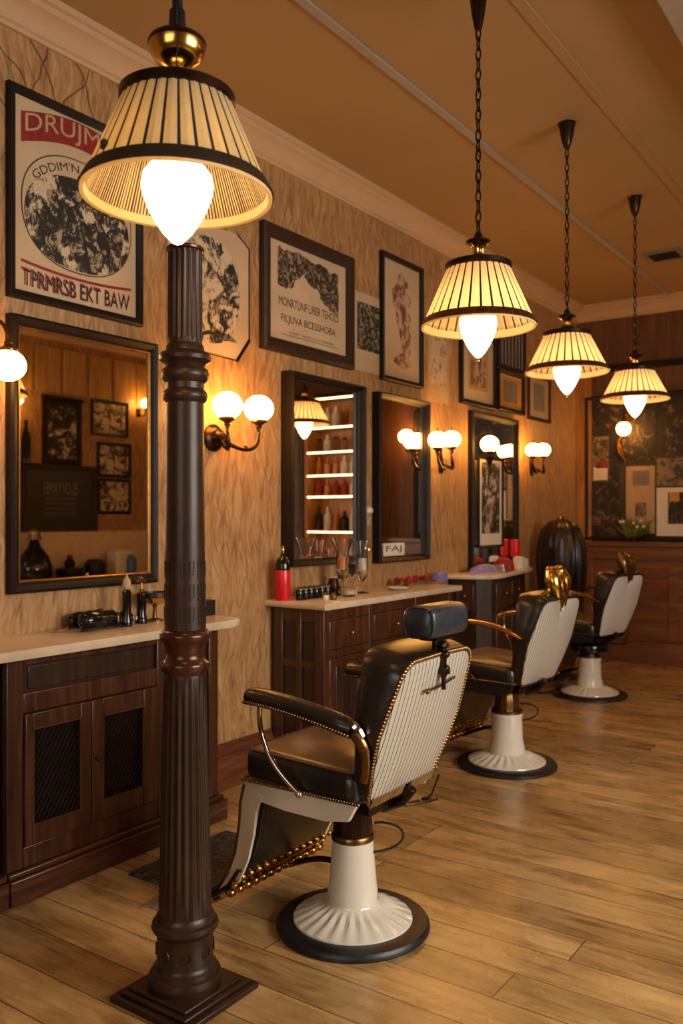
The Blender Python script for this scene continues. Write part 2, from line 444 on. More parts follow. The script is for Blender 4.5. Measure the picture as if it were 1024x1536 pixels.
for k in range(4):
    z = wz0 + (wz1 - wz0) * k / 3; fr.box((RX + .04, wy0, z - .025), (RX + .09, wy1, z + .025))
struct(fr.build('window_1', 'mahog', smooth=False))
fr = MB()
for k in range(5):
    x = fx0 + (fx1 - fx0) * k / 4; fr.box((x - .03, FY - .09, wz0), (x + .03, FY - .04, wz1))
for k in range(4):
    z = wz0 + (wz1 - wz0) * k / 3; fr.box((fx0, FY - .09, z - .025), (fx1, FY - .04, z + .025))
struct(fr.build('window_2', 'mahog', smooth=False))

# crown moulding: profile (out from wall, height)
CR = [(0, 3.385), (0.014, 3.385), (0.018, 3.40), (0.03, 3.405), (0.034, 3.425), (0.055, 3.455), (0.085, 3.475), (0.095, 3.478), (0.10, 3.50), (0.118, 3.505), (0.122, CZ), (0, CZ)]
def run_profile(prof, along, a0, a1, base, sgn):
    m = MB()
    if along == 'y': loops = [[(base + sgn * o, a, h) for o, h in prof] for a in (a0, a1)]
    else: loops = [[(a, base + sgn * o, h) for o, h in prof] for a in (a0, a1)]
    return m.loft(loops)
struct(run_profile(CR, 'y', FY, BY, WX, 1).build('trim_1', 'crown'))
struct(run_profile(CR, 'x', WX, RX, BY, -1).build('trim_2', 'crown'))
struct(run_profile(CR, 'y', FY, BY, RX, -1).build('trim_3', 'crown'))
BB = [(0, 0), (0.03, 0), (0.03, 0.15), (0.022, 0.165), (0.024, 0.175), (0.034, 0.185), (0.03, 0.205), (0.016, 0.22), (0.01, 0.235), (0, 0.24)]
struct(run_profile(BB, 'y', FY, BY, WX, 1).build('baseboard_left', 'base_y'))
struct(run_profile(BB, 'y', FY, BY, RX, -1).build('baseboard_right', 'base_y'))
# ceiling battens
M['batten'] = simple('grey_batten_paint', (150, 140, 128), 0.6, var=0.05)
m = MB().box((-2.175, FY, CZ - .012), (-2.135, BY - .12, CZ)); struct(m.build('trim_4', 'batten', smooth=False))
m = MB().box((-1.46, FY, CZ - .006), (-1.41, BY - .12, CZ)); struct(m.build('trim_5', 'ceiling', smooth=False))
m = MB().box((-0.93, FY, CZ - .10), (-0.55, BY - .12, CZ)); struct(m.build('trim_6', 'batten', bev=.006))

# back wall joinery: wainscot and rails
wc = MB()
wc.box((WX, BY - .045, 0), (RX, BY, 1.13))
wc.box((WX, BY - .10, 1.13), (RX, BY, 1.175))
wc.box((WX, BY - .075, 1.00), (RX, BY - .04, 1.035))
wc.box((WX, BY - .07, 0), (RX, BY - .04, 0.22)); wc.box((WX, BY - .085, 0.22), (RX, BY - .04, 0.25))
for x in [WX + .1 + k * 0.82 for k in range(7)]:
    wc.box((x, BY - .062, .24), (x + .09, BY - .04, 1.01))
wc.box((WX, BY - .059, .92), (RX, BY - .041, .995)); wc.box((WX, BY - .059, .245), (RX, BY - .041, .33))
M['wains'] = wood('wainscot_wood', (88, 50, 25), (122, 74, 40), (146, 94, 54), 0.4, 'x', 0.7, True)
struct(wc.build('trim_7', 'wains', bev=.004))
m = MB().box((WX, BY - .05, 2.86), (RX, BY, 2.92)); struct(m.build('trim_8', 'frame', bev=.004))
# paler wood strip in the back corner
m = MB().box((WX, BY - .03, 1.175), (-2.93, BY, 2.86)); struct(m.build('trim_9', 'wall_b', smooth=False))
# wainscot on the right-hand wall (seen in the mirrors)
M['palewain'] = simple('pale_wainscot_paint', (216, 190, 158), 0.5, var=0.08)
m = MB().box((RX - .03, 4.1, .24), (RX, BY - .1, 1.25)); struct(m.build('trim_10', 'palewain', bev=.004))
m = MB()
for k in range(12):
    y = 4.4 + k * .36; m.box((RX - .02, y, 2.80), (RX, y + .31, 3.3))
M['honey'] = wood('honey_panel', (150, 112, 62), (180, 140, 86), (206, 168, 112), 0.4, 'z', 0.8, True)
struct(m.build('trim_11', 'honey', bev=.006))

# ------------------------------------------------------------------ cast iron column
ccx, ccy = -1.855, 1.845
col = thing('cast_iron_column', 'brown fluted cast iron column on a square plate in the foreground', 'column', (ccx, ccy, 0))
S = 508.0
def hh(y): return EYE - (y - 775) / S
def seg(lst): return [(r / S, hh(y)) for r, y in lst]
pl = MB().box((-.155, -.155, 0), (.155, .155, .018)).box((-.135, -.135, .018), (.135, .135, .03)).box((-.118, -.118, .03), (.118, .118, .04))
pl.build('base_plate', 'iron', col, bev=.004)
m = MB(); m.lathe([(.104, .04), (.106, .052), (.108, .062), (.104, .075), (.096, .08), (.094, .092), (.087, .098), (.083, .11), (.083, .19), (.085, .196), (.095, .203), (.099, .213), (.096, .224), (.087, .23), (.086, .24), (.08, .25)], n=48)
m.build('base', 'iron', col)
# small cast scrolls on the drum
m = MB()
for k in range(8):
    a = k * PI / 4
    c = Vector((math.cos(a), math.sin(a), 0)); t_ = Vector((-math.sin(a), math.cos(a), 0))
    pts = []
    for q in range(15):
        th = q * .55; r = .004 + .0012 * q
        pts.append(c * .084 + t_ * (r * math.cos(th)) + Vector((0, 0, .145 + r * math.sin(th))))
    m.tube(pts, .0022, 5)
m.build('scroll_relief', 'iron', col)
lo = [(.078, .25)] + [(.078 - .015 * i / 10, .255 + (hh(1012) - .265) * i / 10) for i in range(11)] + [(.061, hh(1010))]
MB().lathe(lo, n=160, flute=(20, .006, .27, hh(1018))).build('fluted_lower_shaft', 'iron', col, angle=60)
m = MB().lathe(seg([(31, 1012), (33, 1008), (36, 1005), (37, 1000), (36, 995), (31, 991), (28, 985), (29, 975), (33, 964), (35, 961), (38, 957), (38, 951), (35, 947), (31, 944)]), n=48)
m.build('collar', ['copper'], col)
MB().lathe(seg([(31, 944), (30.5, 900), (29, 780), (28, 604)]), n=48).build('plain_shaft', 'iron', col)
# faint cast ornament low on the plain shaft
m = MB()
for k in range(14):
    a = 2 * PI * k / 14
    for q in range(3):
        z0 = hh(935 - q * 34)
        m.tube([(.0605 * math.cos(a + d) * (1 - q * .008), .0605 * math.sin(a + d) * (1 - q * .008), z0 + e) for d, e in ((-.1, 0), (-.1, .05), (.1, .05), (.1, .012), (0, .012))], .0014, 4)
m.build('cast_ornament', 'iron', col)
m = MB().lathe(seg([(28, 604), (32, 600), (34, 593), (32, 587), (28, 583), (28.5, 574), (34, 569), (36, 561), (34, 554), (29, 550), (31, 545), (38, 540), (39, 534), (36, 529), (29, 526), (28, 519), (25, 514)]), n=48)
m.build('capital_rings', 'iron', col)
MB().lathe([(25.5 / S, hh(516)), (25.5 / S, hh(510)), (26 / S, hh(505)), (25.5 / S, hh(380)), (25.5 / S, hh(376))], n=144, flute=(18, .005, hh(506), hh(379))).build('fluted_upper_shaft', 'iron', col, angle=60)
MB().lathe(seg([(25, 376), (28, 374), (28.5, 371), (27, 369.5), (0.01, 369)]), n=48).build('top_cap', 'copper', col)

# ------------------------------------------------------------------ pendant lamps
def pendant(x, y, hb, ribs, label, big=False, canopy_h=0.135, SH=.22):
    root = thing('pendant_lamp', label, 'pendant lamp', (x, y, hb), 0, 'pendant lamps with pleated shades in a row')
    hb0 = hb
    # shade: height .245, bottom radius .215, top .125
    RB, RT = .215, (.123 if big else .118)
    m = MB(); band = .033 if big else .028
    for k in range(ribs):
        a0 = 2 * PI * k / ribs; a1 = a0 + 2 * PI / ribs * (0.80); a2 = a0 + 2 * PI / ribs
        def p(a, t, off=0): r = RB + (RT - RB) * t + off; return (r * math.cos(a), r * math.sin(a), SH * t)
        am = (a0 + a1) / 2
        for (s0, s1, o0, o1) in ((a0, am, 0, .003), (am, a1, .003, 0)):
            vs = []; fs = []
            for i in range(5):
                t = i / 4; vs += [p(s0, t, o0), p(s1, t, o1)]
            fs = [(2 * i, 2 * i + 1, 2 * i + 3, 2 * i + 2) for i in range(4)]
            m.add(vs, fs, 0)
        vs = [p(a1, 0), p(a2, 0), p(a2, 1), p(a1, 1)]; m.add(vs, [(0, 1, 2, 3)], 1)
    sh = m.build('pleated_shade', ['shade', 'rib'], root, smooth=False)
    if big:
        m = MB(); n = 150
        for k in range(n):
            a0 = 2 * PI * k / n; a1 = a0 + 2 * PI / n
            j = random.uniform(.3, .62); am = a0 + (a1 - a0) * j
            def p(a, t): r = RB - .008 + (RT - RB) * t; return (r * math.cos(a), r * math.sin(a), .004 + SH * t * .95)
            m.add([p(a0, 0.05), p(am, 0.05), p(am, 1), p(a0, 1)], [(0, 1, 2, 3)], 0)
            m.add([p(am, 0.05), p(a1, 0.05), p(a1, 1), p(am, 1)], [(0, 1, 2, 3)], 1)
        m.build('string_lining', ['shade_in', 'rib'], root, smooth=False)
    # rim bands
    m = MB(); m.lathe([(RB + .002, .0), (RB + .007, .004), (RB + .004 - .0, band), (RB - .09 / SH * band, band)], n=64, cap=False)
    bs = MB(); k_ = (RB - RT) / SH
    bs.lathe([(RB + .004, .001), (RB + .008, .004), (RB - k_ * band + .006, band), (RB - k_ * band, band + .003)], n=64, cap=False)
    bs.build('lower_band', 'rib' if big else 'oldbrass', root)
    MB().lathe([(RB - .012, .022), (RB - .006, -.004), (RB + .003, -.006), (RB + .003, .003), (RB - .002, .004), (RB - .012, .022)], n=64, cap=False).build('rim', 'shade_in', root)
    if not big:
        m = MB()
        for k in range(ribs):
            a = 2 * PI * (k + .5) / ribs; r = RB - k_ * .014 + .0075
            m.tube([(r * math.cos(a) + (.003 * math.cos(a)), r * math.sin(a) + .003 * math.sin(a), .006), ((r - .010) * math.cos(a), (r - .010) * math.sin(a), .026)], .003, 5)
        m.build('band_studs', 'brass', root)
    cap = MB().lathe([(RT + .004, SH - .006), (RT + .010, SH), (RT + .010, SH + .016), (RT + .004, SH + .020), (RT - .03, SH + .020), (.045, SH + .022), (.034, SH + .032), (.03, SH + .05)], n=48, cap=False)
    cap.build('top_cap', 'bronze', root)
    z0 = SH + .038
    if big:
        MB().lathe([(.022, z0 - .01), (.022, z0 + .012), (.016, z0 + .016), (.016, z0 + .042), (.028, z0 + .047), (.050, z0 + .058), (.061, z0 + .074), (.0645, z0 + .094)], n=40).build('brass_bowl', 'brass', root)
        MB().lathe([(.0645, z0 + .094), (.068, z0 + .097), (.064, z0 + .106), (.05, z0 + .116), (.03, z0 + .124), (.022, z0 + .128)], n=40).build('bowl_lid', 'bronze', root)
        MB().lathe([(.019, z0 + .125), (.020, z0 + .13), (.018, z0 + .175), (.012, z0 + .18), (.011, CZ - hb0 - .13)], n=60, flute=(10, .003, z0 + .13, z0 + .176)).build('stem', 'blackmat', root)
        m = MB().tube(bez((.03, -.03, z0 + .11), (.06, -.03, z0 + .09), (.02, -.05, z0 + .04), (.075, -.06, z0 - .02)), .0016, 5)
        m.build('wire', 'cable', root)
        m = MB().ball((-.02, -.195, .058), .009).lathe([(.005, .0), (.004, .012)], (-.02, -.2, .045), 8); m.build('shade_knob', 'blackmat', root)
    else:
        MB().lathe([(.026, z0 - .008), (.028, z0 + .004), (.02, z0 + .014), (.019, z0 + .03), (.030, z0 + .05), (.040, z0 + .058)], n=48, flute=(12, .004, z0 + .01, z0 + .052)).build('brass_neck', 'brass', root)
        MB().lathe([(.040, z0 + .058), (.048, z0 + .062), (.047, z0 + .068), (.02, z0 + .082), (.012, z0 + .10), (.007, z0 + .105)], n=32).build('neck_lid', 'bronze', root)
        # chain
        m = MB(); zt = CZ - hb0 - canopy_h + .01; z = z0 + .10; k = 0; LL = .046
        while z < zt:
            pts = []
            for q in range(12):
                a = 2 * PI * q / 12; dx = .0095 * math.cos(a); dz = (LL / 2) * math.sin(a)
                dz = max(-LL / 2, min(LL / 2, dz * 1.15))
                pts.append((dx, 0, z + LL / 2 + dz) if k % 2 else (0, dx, z + LL / 2 + dz))
            m.tube(pts, .0032, 5, closed=True); z += LL - .007; k += 1
        m.build('chain', 'bronze', root)
        m = MB().tube([(.008 * math.cos(i * .9), .008 * math.sin(i * .9), z0 + .10 + i * (zt - z0 - .1) / 60) for i in range(61)], .0016, 4)
        m.build('flex', 'cable', root)
    ch = CZ - hb0
    MB().lathe([(.007, ch - canopy_h), (.014, ch - canopy_h + .006), (.026, ch - canopy_h * .72), (.036, ch - canopy_h * .4), (.04, ch - canopy_h * .18), (.042, ch - .012), (.047, ch - .008), (.047, ch)], n=32).build('ceiling_canopy', 'bronze', root)
    # bulb
    s = 1.12 if big else .98
    prof = [(.001, -.125), (.012, -.119), (.03, -.098), (.046, -.072), (.060, -.042), (.070, -.012), (.0735, .012), (.070, .034), (.058, .052), (.045, .062), (.03, .068), (.001, .07)]
    MB().lathe([(r * s, z * (1.0 if big else .98) + (.012 if big else 0)) for r, z in prof], n=40, cap=False).build('opal_bulb', 'bulb', root)
    MB().lathe([(.042, .07), (.044, .085), (.03, .11), (.022, .15), (.018, SH + .01)], n=24).build('bulb_holder', 'bone', root)
    if not big: MB().lathe([(.001, -.137), (.005, -.134), (.006, -.128), (.003, -.118)], n=12).build('bulb_tip', 'brass', root)
    return root

def lamp_xy(u, z):
    X = (u - 512) * z / FPX; return X * CS - z * SN, z * CS + X * SN
x, y = lamp_xy(266, 2.0); pendant(x, y, 2.160, 34, 'largest and nearest pendant lamp, dark-ribbed cream shade above the iron column', True, SH=.214)
x, y = lamp_xy(717, 3.33); pendant(x, y, 2.150, 30, 'second nearest pendant lamp, hung by a chain left of the two farther ones', canopy_h=.245, SH=.222)
x, y = lamp_xy(850, 4.65); pendant(x, y, 2.195, 30, 'chain-hung pendant lamp third from the viewer, between the nearer and the farthest', canopy_h=.14, SH=.195)
x, y = lamp_xy(952, 5.72); pendant(x, y, 2.195, 32, 'smallest and farthest pleated pendant lamp, in front of the photo board', canopy_h=.13, SH=.185)

# ------------------------------------------------------------------ barber chairs
def outline(wt, wm, wb, h, rt, rb, n=7, notch=0.0):
    """rounded back outline, list of (y, t) anticlockwise from bottom centre"""
    pts = []
    def arc(cx, cz, r, a0, a1):
        for i in range(n + 1):
            a = a0 + (a1 - a0) * i / n; pts.append((cx + r * math.cos(a), cz + r * math.sin(a)))
    arc(wb - rb, rb, rb, -PI / 2, 0)
    pts.append((wb + (wm - wb) * .6, h * .28)); pts.append((wm, h * .5)); pts.append((wt + (wm - wt) * .5, h * .7))
    arc(wt - rt, h - rt, rt, 0, PI / 2)
    if notch:
        pts.append((.045, h)); pts.append((.03, h - notch * .25)); pts.append((.0, h - notch)); pts.append((-.03, h - notch * .25)); pts.append((-.045, h))
    else: pts.append((0, h + .004))
    L = len(pts); rest = pts[:L - (5 if notch else 1)]
    for p in reversed(rest): pts.append((-p[0], p[1]))
    return pts

BH = .475
def backplane(y, t, off=0.0):
    """rear face of the backrest: leans from (x .185, h .50) to (x .345, h .97)"""
    f = t / BH
    bulge = .012 * math.sin(PI * max(0, min(1, f))) * (1 - min(1, (y / .27) ** 2))
    nx, nz = .947, -.32
    X = .185 + .158 * f + bulge + off * nx; Z = .500 + .475 * f + off * nz
    return (X, y, Z)

def barber_chair(label, kind, loc, rz, disc):
    ch = thing('barber_chair', label, 'barber chair', loc, rz)
    # --- base
    k = disc / .267
    MB().lathe([(.262 * k, 0), (.267 * k, .006), (.266 * k, .018), (.258 * k, .027), (.235 * k, .031), (.208 * k, .032), (.2 * k, .03)], n=64).build('rubber_ring', 'rubber', ch)
    prof = [(.208 * k, .03), (.206 * k, .037), (.19 * k, .044), (.16 * k, .055), (.128 * k, .068), (.104, .079), (.094, .086), (.088, .092), (.087, .10)]
    m = MB(); N = 96; vs = []
    for i, (r, h) in enumerate(prof):
        for q in range(N):
            a = 2 * PI * q / N; d = .0
            if 1 <= i <= 5: d = .004 * math.cos(24 * a) * math.sin(PI * (i - .5) / 6)
            vs.append((r * math.cos(a), r * math.sin(a), h + d))
    fs = [(i * N + q, i * N + (q + 1) % N, (i + 1) * N + (q + 1) % N, (i + 1) * N + q) for i in range(len(prof) - 1) for q in range(N)]
    m.add(vs, fs).build('fluted_foot', 'enamel', ch)
    MB().lathe([(.087, .085), (.0865, .135), (.084, .142), (.071, .30), (.0695, .308)] if kind == 'stripe' else [(.105, .08), (.098, .12), (.09, .16), (.086, .28), (.09, .30), (.088, .308)], n=48).build('pedestal', 'enamel', ch)
    MB().lathe([(r_ * (1 if kind == 'stripe' else 1.2), h_) for r_, h_ in ((.0715, .302), (.075, .306), (.075, .318), (.071, .324))], n=48).build('brass_ring', 'oldbrass', ch)
    MB().lathe([(.069, .322), (.068, .36), (.064, .40), (.05, .44)], n=12).build('pump_head', {'stripe': 'bronze', 'notch': 'oldbrass', 'plain': 'black'}[kind], ch, angle=20)
    if kind == 'plain':
        MB().lathe([(.12, .355), (.142, .362), (.145, .40), (.138, .415), (.12, .42)], n=48).build('swivel_drum', 'black', ch)
    # under-seat frame and levers
    m = MB().box((-.2, -.14, .445), (.16, .14, .478)).tube([(.12, 0, .43), (.2, 0, .47), (.24, 0, .52)], .018, 8)
    m.build('under_frame', 'bronze', ch, bev=.004)
    m = MB().tube([(.06, .04, .425), (.14, .14, .41), (.15, .20, .405)], .007, 8).tube([(.14, .12, .41), (.17, .18, .41), (.19, .26, .405)], .0045, 6)
    m.ball((.165, .235, .406), .024, 14, 0, .35).tube([(.24, .18, .52), (.2, .2, .44), (.17, .21, .41)], .0035, 6)
    m.build('pump_lever', 'bronze', ch)
    MB().tube(bez((.05, .06, .35), (.16, .12, .365), (.2, .10, .28), (.06, .02, .26)), .0045, 6).build('cable', 'cable', ch)
    # --- seat
    sx0, sx1, hw = -.285, .19, .245
    m = MB()
    rail = [(sx0, .462), (sx0 + .06, .458), (-.1, .446), (.06, .444), (.15, .460), (.18, .512), (sx0, .52)]
    for sg in (-1, 1):
        ys = (sg * (hw + .004), sg * (hw - .014))
        m.loft([[(px_, yy, pz) for px_, pz in rail] for yy in ys])
    m.box((sx0, -hw, .46), (sx0 + .015, hw, .518))
    m.build('seat_rail', 'enamel' if kind == 'stripe' else 'blackmat', ch, bev=.002)
    # cushion: rounded slab
    def slab(x0, x1, w_, z0, z1, r, drop=0.0):
        loops = []
        for (ins, z) in ((.02, z0), (.004, z0 + .01), (0, z0 + .03), (0, z1 - r), (r * .3, z1 - r * .3), (r, z1)):
            lp = []; rr = .04
            for cx, cy, a0 in ((x1 - ins - rr, w_ - ins - rr, 0), (x0 + ins + rr, w_ - ins - rr, PI / 2), (x0 + ins + rr, -w_ + ins + rr, PI), (x1 - ins - rr, -w_ + ins + rr, 1.5 * PI)):
                for q in range(6):
                    a = a0 + q * PI / 10; X_ = cx + rr * math.cos(a); Y_ = cy + rr * math.sin(a)
                    lp.append((X_, Y_, z - drop * max(0, (X_ - x0) / (x1 - x0))))
            loops.append(lp)
        return loops
    lp = slab(sx0 - .005, .175, hw, .518, .632, .03, .02)
    m = MB().loft(lp); m.m = [1 if i >= len(m.f) - 1 - 24 and i != len(m.f) - 2 else 0 for i in range(len(m.f))]
    se = m.build('seat', ['leather', 'leather_tan'], ch, angle=60)
    MB().tube([(p[0], p[1], p[2]) for p in lp[4]], .004, 6, closed=True).build('piping', 'leather', se)
    # brass beading along the lower seat edge
    m = MB()
    for sg in (-1, 1):
        n = 46
        for i in range(n):
            m.ball((sx0 + (.19 - sx0) * i / (n - 1), sg * (hw + .006), .521 - .0 * i), .0062, 6)
    for i in range(44): m.ball((sx0 - .006, -hw + 2 * hw * i / 43, .521), .0062, 6)
    m.build('brass_beading', 'oldbrass', ch)
    # --- backrest
    notch = 0 if kind == 'stripe' else .085
    ol = outline(.235, .262, .215, BH, .075, .05, notch=0)
    ol2 = outline(.235, .262, .215, BH, .075, .05)
    loops = []
    for (d, sc_) in ((.0, 1.0), (-.02, 1.03), (-.05, 1.03)):
        loops.append([backplane(y * sc_, (t - BH / 2) * (1 + (sc_ - 1) * .6) + BH / 2, d) for y, t in ol])
    front = []
    for (fx, sc_) in ((0.6, 1.02), (.93, .98), (1.0, .86)):
        lpp = []
        for y, t in ol:
            a = backplane(y * sc_, (t - BH / 2) * sc_ + BH / 2, -.05)
            xf = .165 + .02 * (t / BH); xf -= .014 * (1 - min(1, (y / .24) ** 2))
            X = a[0] + (xf - a[0]) * fx
            lpp.append((X, a[1], a[2] + .018 * fx * (t / BH)))
        front.append(lpp)
    bk = MB().loft(loops + front).build('backrest', 'leather', ch, angle=60)
    sc2 = .955
    polN = outline(.235 * sc2, .262 * sc2, .215 * sc2, BH * .965, .07, .045, notch=notch)
    polN = [(y, t + BH * .018) for y, t in polN]
    m = MB()
    lp0 = [backplane(y, t, .001) for y, t in polN]; lp1 = [backplane(y, t, .008) for y, t in polN]
    lp2 = [backplane(y * .94, (t - BH / 2) * .95 + BH / 2, .012) for y, t in polN]
    m.loft([lp0, lp1, lp2], caps=False)
    c_ = len(m.v); cen = backplane(0, BH / 2, .016); m.v.append(cen); o2 = 2 * len(polN); Ln = len(polN)
    # spokes via a middle ring so that the panel follows the bulge
    ring = [backplane(y * .5, (t - BH / 2) * .5 + BH / 2, .016) for y, t in polN]; r0 = len(m.v); m.v += ring
    for i in range(Ln):
        j = (i + 1) % Ln
        m.f.append((o2 + i, o2 + j, r0 + j, r0 + i)); m.m.append(0)
        m.f.append((r0 + i, r0 + j, c_)); m.m.append(0)
    m.build('back_panel', 'pinstripe' if kind != 'plain' else 'plainback', ch, angle=60)
    # beaded gold border
    m = MB(); n = 150
    pts = [Vector(backplane(y * 1.0, (t - BH / 2) * 1.0 + BH / 2, .004)) for y, t in ol2]
    per = [0]
    for i in range(len(pts)): per.append(per[-1] + (pts[(i + 1) % len(pts)] - pts[i]).length)
    for kk in range(n):
        d = per[-1] * kk / n; i = max(j for j in range(len(pts)) if per[j] <= d)
        f = (d - per[i]) / max(1e-6, per[i + 1] - per[i]); q = pts[i].lerp(pts[(i + 1) % len(pts)], f)
        m.ball(q, .0078, 6)
    m.tube(pts, .006, 6, closed=True)
    m.build('beaded_border', 'oldbrass' if kind == 'stripe' else 'bronze', ch)
    if kind == 'stripe':
        # metal fringe along the bottom edge
        m = MB()
        for kk in range(26):
            yy = -.19 + .38 * kk / 25
            a = backplane(yy, .035, .014); b = backplane(yy, .002, .012)
            m.tube([a, b], .0055, 5)
        m.build('bottom_fringe', 'chrome', ch)
    # --- arms
    for sg in (-1, 1):
        yy = sg * .295
        if kind == 'stripe':
            path = bez((-.215, yy, .824), (-.10, yy, .826), (.06, yy, .80), (.195, yy - sg * .01, .768), 14)
            R = [.03] + [.034] * (len(path) - 3) + [.032, .024]
            am = MB().tube(path, R, 16, flat=(1.1, .86)).build('armrest', 'leather', ch, angle=60)
            mm = MB()
            for kk in range(40):
                t = kk / 39; i = min(len(path) - 2, int(t * (len(path) - 1))); f = t * (len(path) - 1) - i
                q = Vector(path[i]).lerp(Vector(path[i + 1]), f)
                mm.ball((q.x, q.y + sg * .034, q.z - .016), .0052, 6); mm.ball((q.x, q.y - sg * .034, q.z - .016), .0052, 6)
            mm.tube([(p[0], p[1], p[2] - .022) for p in path], .012, 8, flat=(2.9, .5))
            mm.build('arm_trim', 'oldbrass', am)
            MB().tube(bez((-.17, yy, .80), (-.19, yy, .66), (-.10, yy - sg * .01, .58), (-.035, yy - sg * .035, .52), 14), .0085, 10).ball((-.035, yy - sg * .035, .518), .014).build('arm_support', 'chrome', ch)
            MB().tube(bez((.17, yy, .80), (.2, yy, .79), (.215, yy, .775), (.225, yy - sg * .01, .745), 8), [.012] * 4 + [.015] * 5, 8).build('arm_clamp', 'chrome', am)
            MB().tube(bez((.2, yy, .755), (.235, yy, .73), (.25, yy - sg * .02, .69), (.215, yy - sg * .035, .60), 10), [.014] * 6 + [.011] * 5, 8, flat=(.7, 1.3)).build('arm_bracket', 'oldbrass', ch)
        else:
            path = bez((-.24, yy, .80), (-.14, yy, .865), (.06, yy, .86), (.255, yy - sg * .015, .775), 14)
            MB().tube(path, [.010] + [.018] * 13 + [.010], 10, flat=(1.5, .7)).build('armrest', 'brass' if kind == 'notch' else 'oldbrass', ch)
            MB().tube(bez((-.19, yy, .82), (-.2, yy, .68), (-.10, yy - sg * .01, .58), (-.04, yy - sg * .035, .52), 12), .008, 8).build('arm_support', 'chrome', ch)
    # --- headrest
    if kind == 'stripe':
        cx, cz, hl, hd, hz = .33, 1.085, .125, .056, .052
        loops = []
        for (yy, s_) in ((-hl, .78), (-hl + .006, .9), (-hl + .02, 1.0), (0, 1.02), (hl - .02, 1.0), (hl - .006, .9), (hl, .78)):
            lp = []
            for q in range(28):
                a = 2 * PI * q / 28; c, s = math.cos(a), math.sin(a)
                e = .55
                lp.append((cx + hd * s_ * math.copysign(abs(c) ** e, c), yy, cz + hz * s_ * math.copysign(abs(s) ** e, s)))
            loops.append(lp)
        hr = MB().loft(loops).build('headrest', 'leather_head', ch, angle=60)
        for sy in (-1, 1):
            lp = loops[1 if sy < 0 else -2]; MB().tube(lp, .0035, 6, closed=True).build('headrest_piping', 'leather', hr)
        m = MB().box((.30, -.06, 1.022), (.365, .06, 1.037)).box((.322, -.018, .93), (.338, .018, 1.025)).box((.348, -.01, .90), (.362, .01, 1.02))
        m.tube([(.355, -.018, 1.0), (.36, 0, 1.01), (.355, .018, 1.0)], .012, 8).tube([(.352, 0, .98), (.356, 0, .86)], .008, 8)
        m.ball((.362, 0, .975), .014).ball((.364, 0, .93), .012).box((.34, -.014, .91), (.372, .014, .935))
        m.build('headrest_bracket', 'bronze', ch, bev=.002)
        MB().tube([(.345, -.085, .868), (.35, 0, .874), (.345, .095, .886)], .0042, 8).ball((.345, -.088, .867), .009).build('adjusting_rod', 'oldbrass', ch)
    else:
        m = MB()
        for sg in (-1, 1):
            m.tube([(.33, sg * .02, .93), (.325, sg * .045, 1.02), (.315, sg * .06, 1.08), (.30, sg * .055, 1.12)], [.022, .036, .045, .03], 12)
            m.ball((.30, sg * .048, 1.118), .034)
        m.ball((.31, 0, 1.03), .055, 14, 0, 1.5)
        m.tube([(.31, 0, 1.02), (.31, 0, .96), (.315, 0, .92)], [.05, .045, .03], 10)
        m.build('brass_headrest', 'brass' if kind == 'notch' else 'oldbrass', ch, angle=70)
        m = MB()
        for sg in (-1, 1):
            m.tube(bez((.25, sg * .235, .90), (.27, sg * .18, 1.0), (.29, sg * .10, .985), (.31, sg * .05, 1.05), 10), [.008] + [.013] * 9 + [.02], 8)
        m.build('back_scroll', 'brass' if kind == 'notch' else 'oldbrass', ch)
    # --- leg rest
    def strut(yy, mm, wd=.012):
        ax = [(sx0 + .01, .505), (-.292, .44), (-.298, .36), (-.318, .26), (-.352, .18), (-.40, .115), (-.455, .085)]
        bx = [(sx0 + .085, .475), (-.228, .42), (-.238, .34), (-.262, .25), (-.302, .165), (-.36, .10), (-.45, .066)]
        for i in range(len(ax) - 1):
            q = [ax[i], ax[i + 1], bx[i + 1], bx[i]]
            mm.loft([[(p[0], yy - wd / 2, p[1]) for p in q], [(p[0], yy + wd / 2, p[1]) for p in q]])
        return ax
    for sg in (-1, 1):
        mm = MB(); ax = strut(sg * (hw + .0), mm); mm.build('footrest_strut', 'enamel' if kind == 'stripe' else 'blackmat', ch, angle=60)
        MB().tube([(p[0] - .004, sg * hw, p[1]) for p in ax], .0085, 8).build('strut_edging', 'oldbrass', ch)
    m = MB(); lp = []
    A = [(-.19, .47, .225), (-.215, .34, .228), (-.255, .25, .23), (-.30, .18, .23)]
    top = []; 
    for (X, Z, W_) in A: top.append([(X, -W_, Z), (X, W_, Z), (X - .03, W_, Z + .012), (X - .03, -W_, Z + .012)])
    m.loft(top).build('calf_pad', 'leather', ch, angle=60)
    # ornate foot plate: curved openwork plate with bosses
    m = MB()
    B = [(-.30, .20, .255), (-.335, .145, .27), (-.39, .10, .285), (-.47, .075, .295)]
    m.loft([[(X, -W_, Z), (X, W_, Z), (X - .006, W_, Z + .01), (X - .006, -W_, Z + .01)] for X, Z, W_ in B])
    fp = m.build('foot_plate', 'bronze', ch, angle=60)
    m = MB()
    for (X, Z, W_, r) in ((-.315, .160, .265, .007), (-.395, .086, .285, .008), (-.295, .205, .252, .007)):
        m.tube([(X, -W_, Z), (X + .006, 0, Z - .004), (X, W_, Z)], r, 8)
    for i in range(13):
        yy = -.255 + .51 * i / 12
        m.ball((-.338, yy, .122), .021, 10, 0, .8); m.ball((-.300, yy + .02, .178), .013, 8); m.ball((-.316, yy, .150), .008, 6)
        m.tube([(-.305, yy + .004, .172), (-.318, yy + .018, .15), (-.345, yy + .021, .122), (-.375, yy + .018, .098), (-.39, yy + .004, .088)], .0045, 5)
    m.build('ornate_openwork', 'openwork', fp)
    m = MB()
    m.tube(bez((-.36, 0.1, .095), (-.25, .08, .15), (-.15, .02, .20), (-.06, 0, .205), 10), .011, 8)
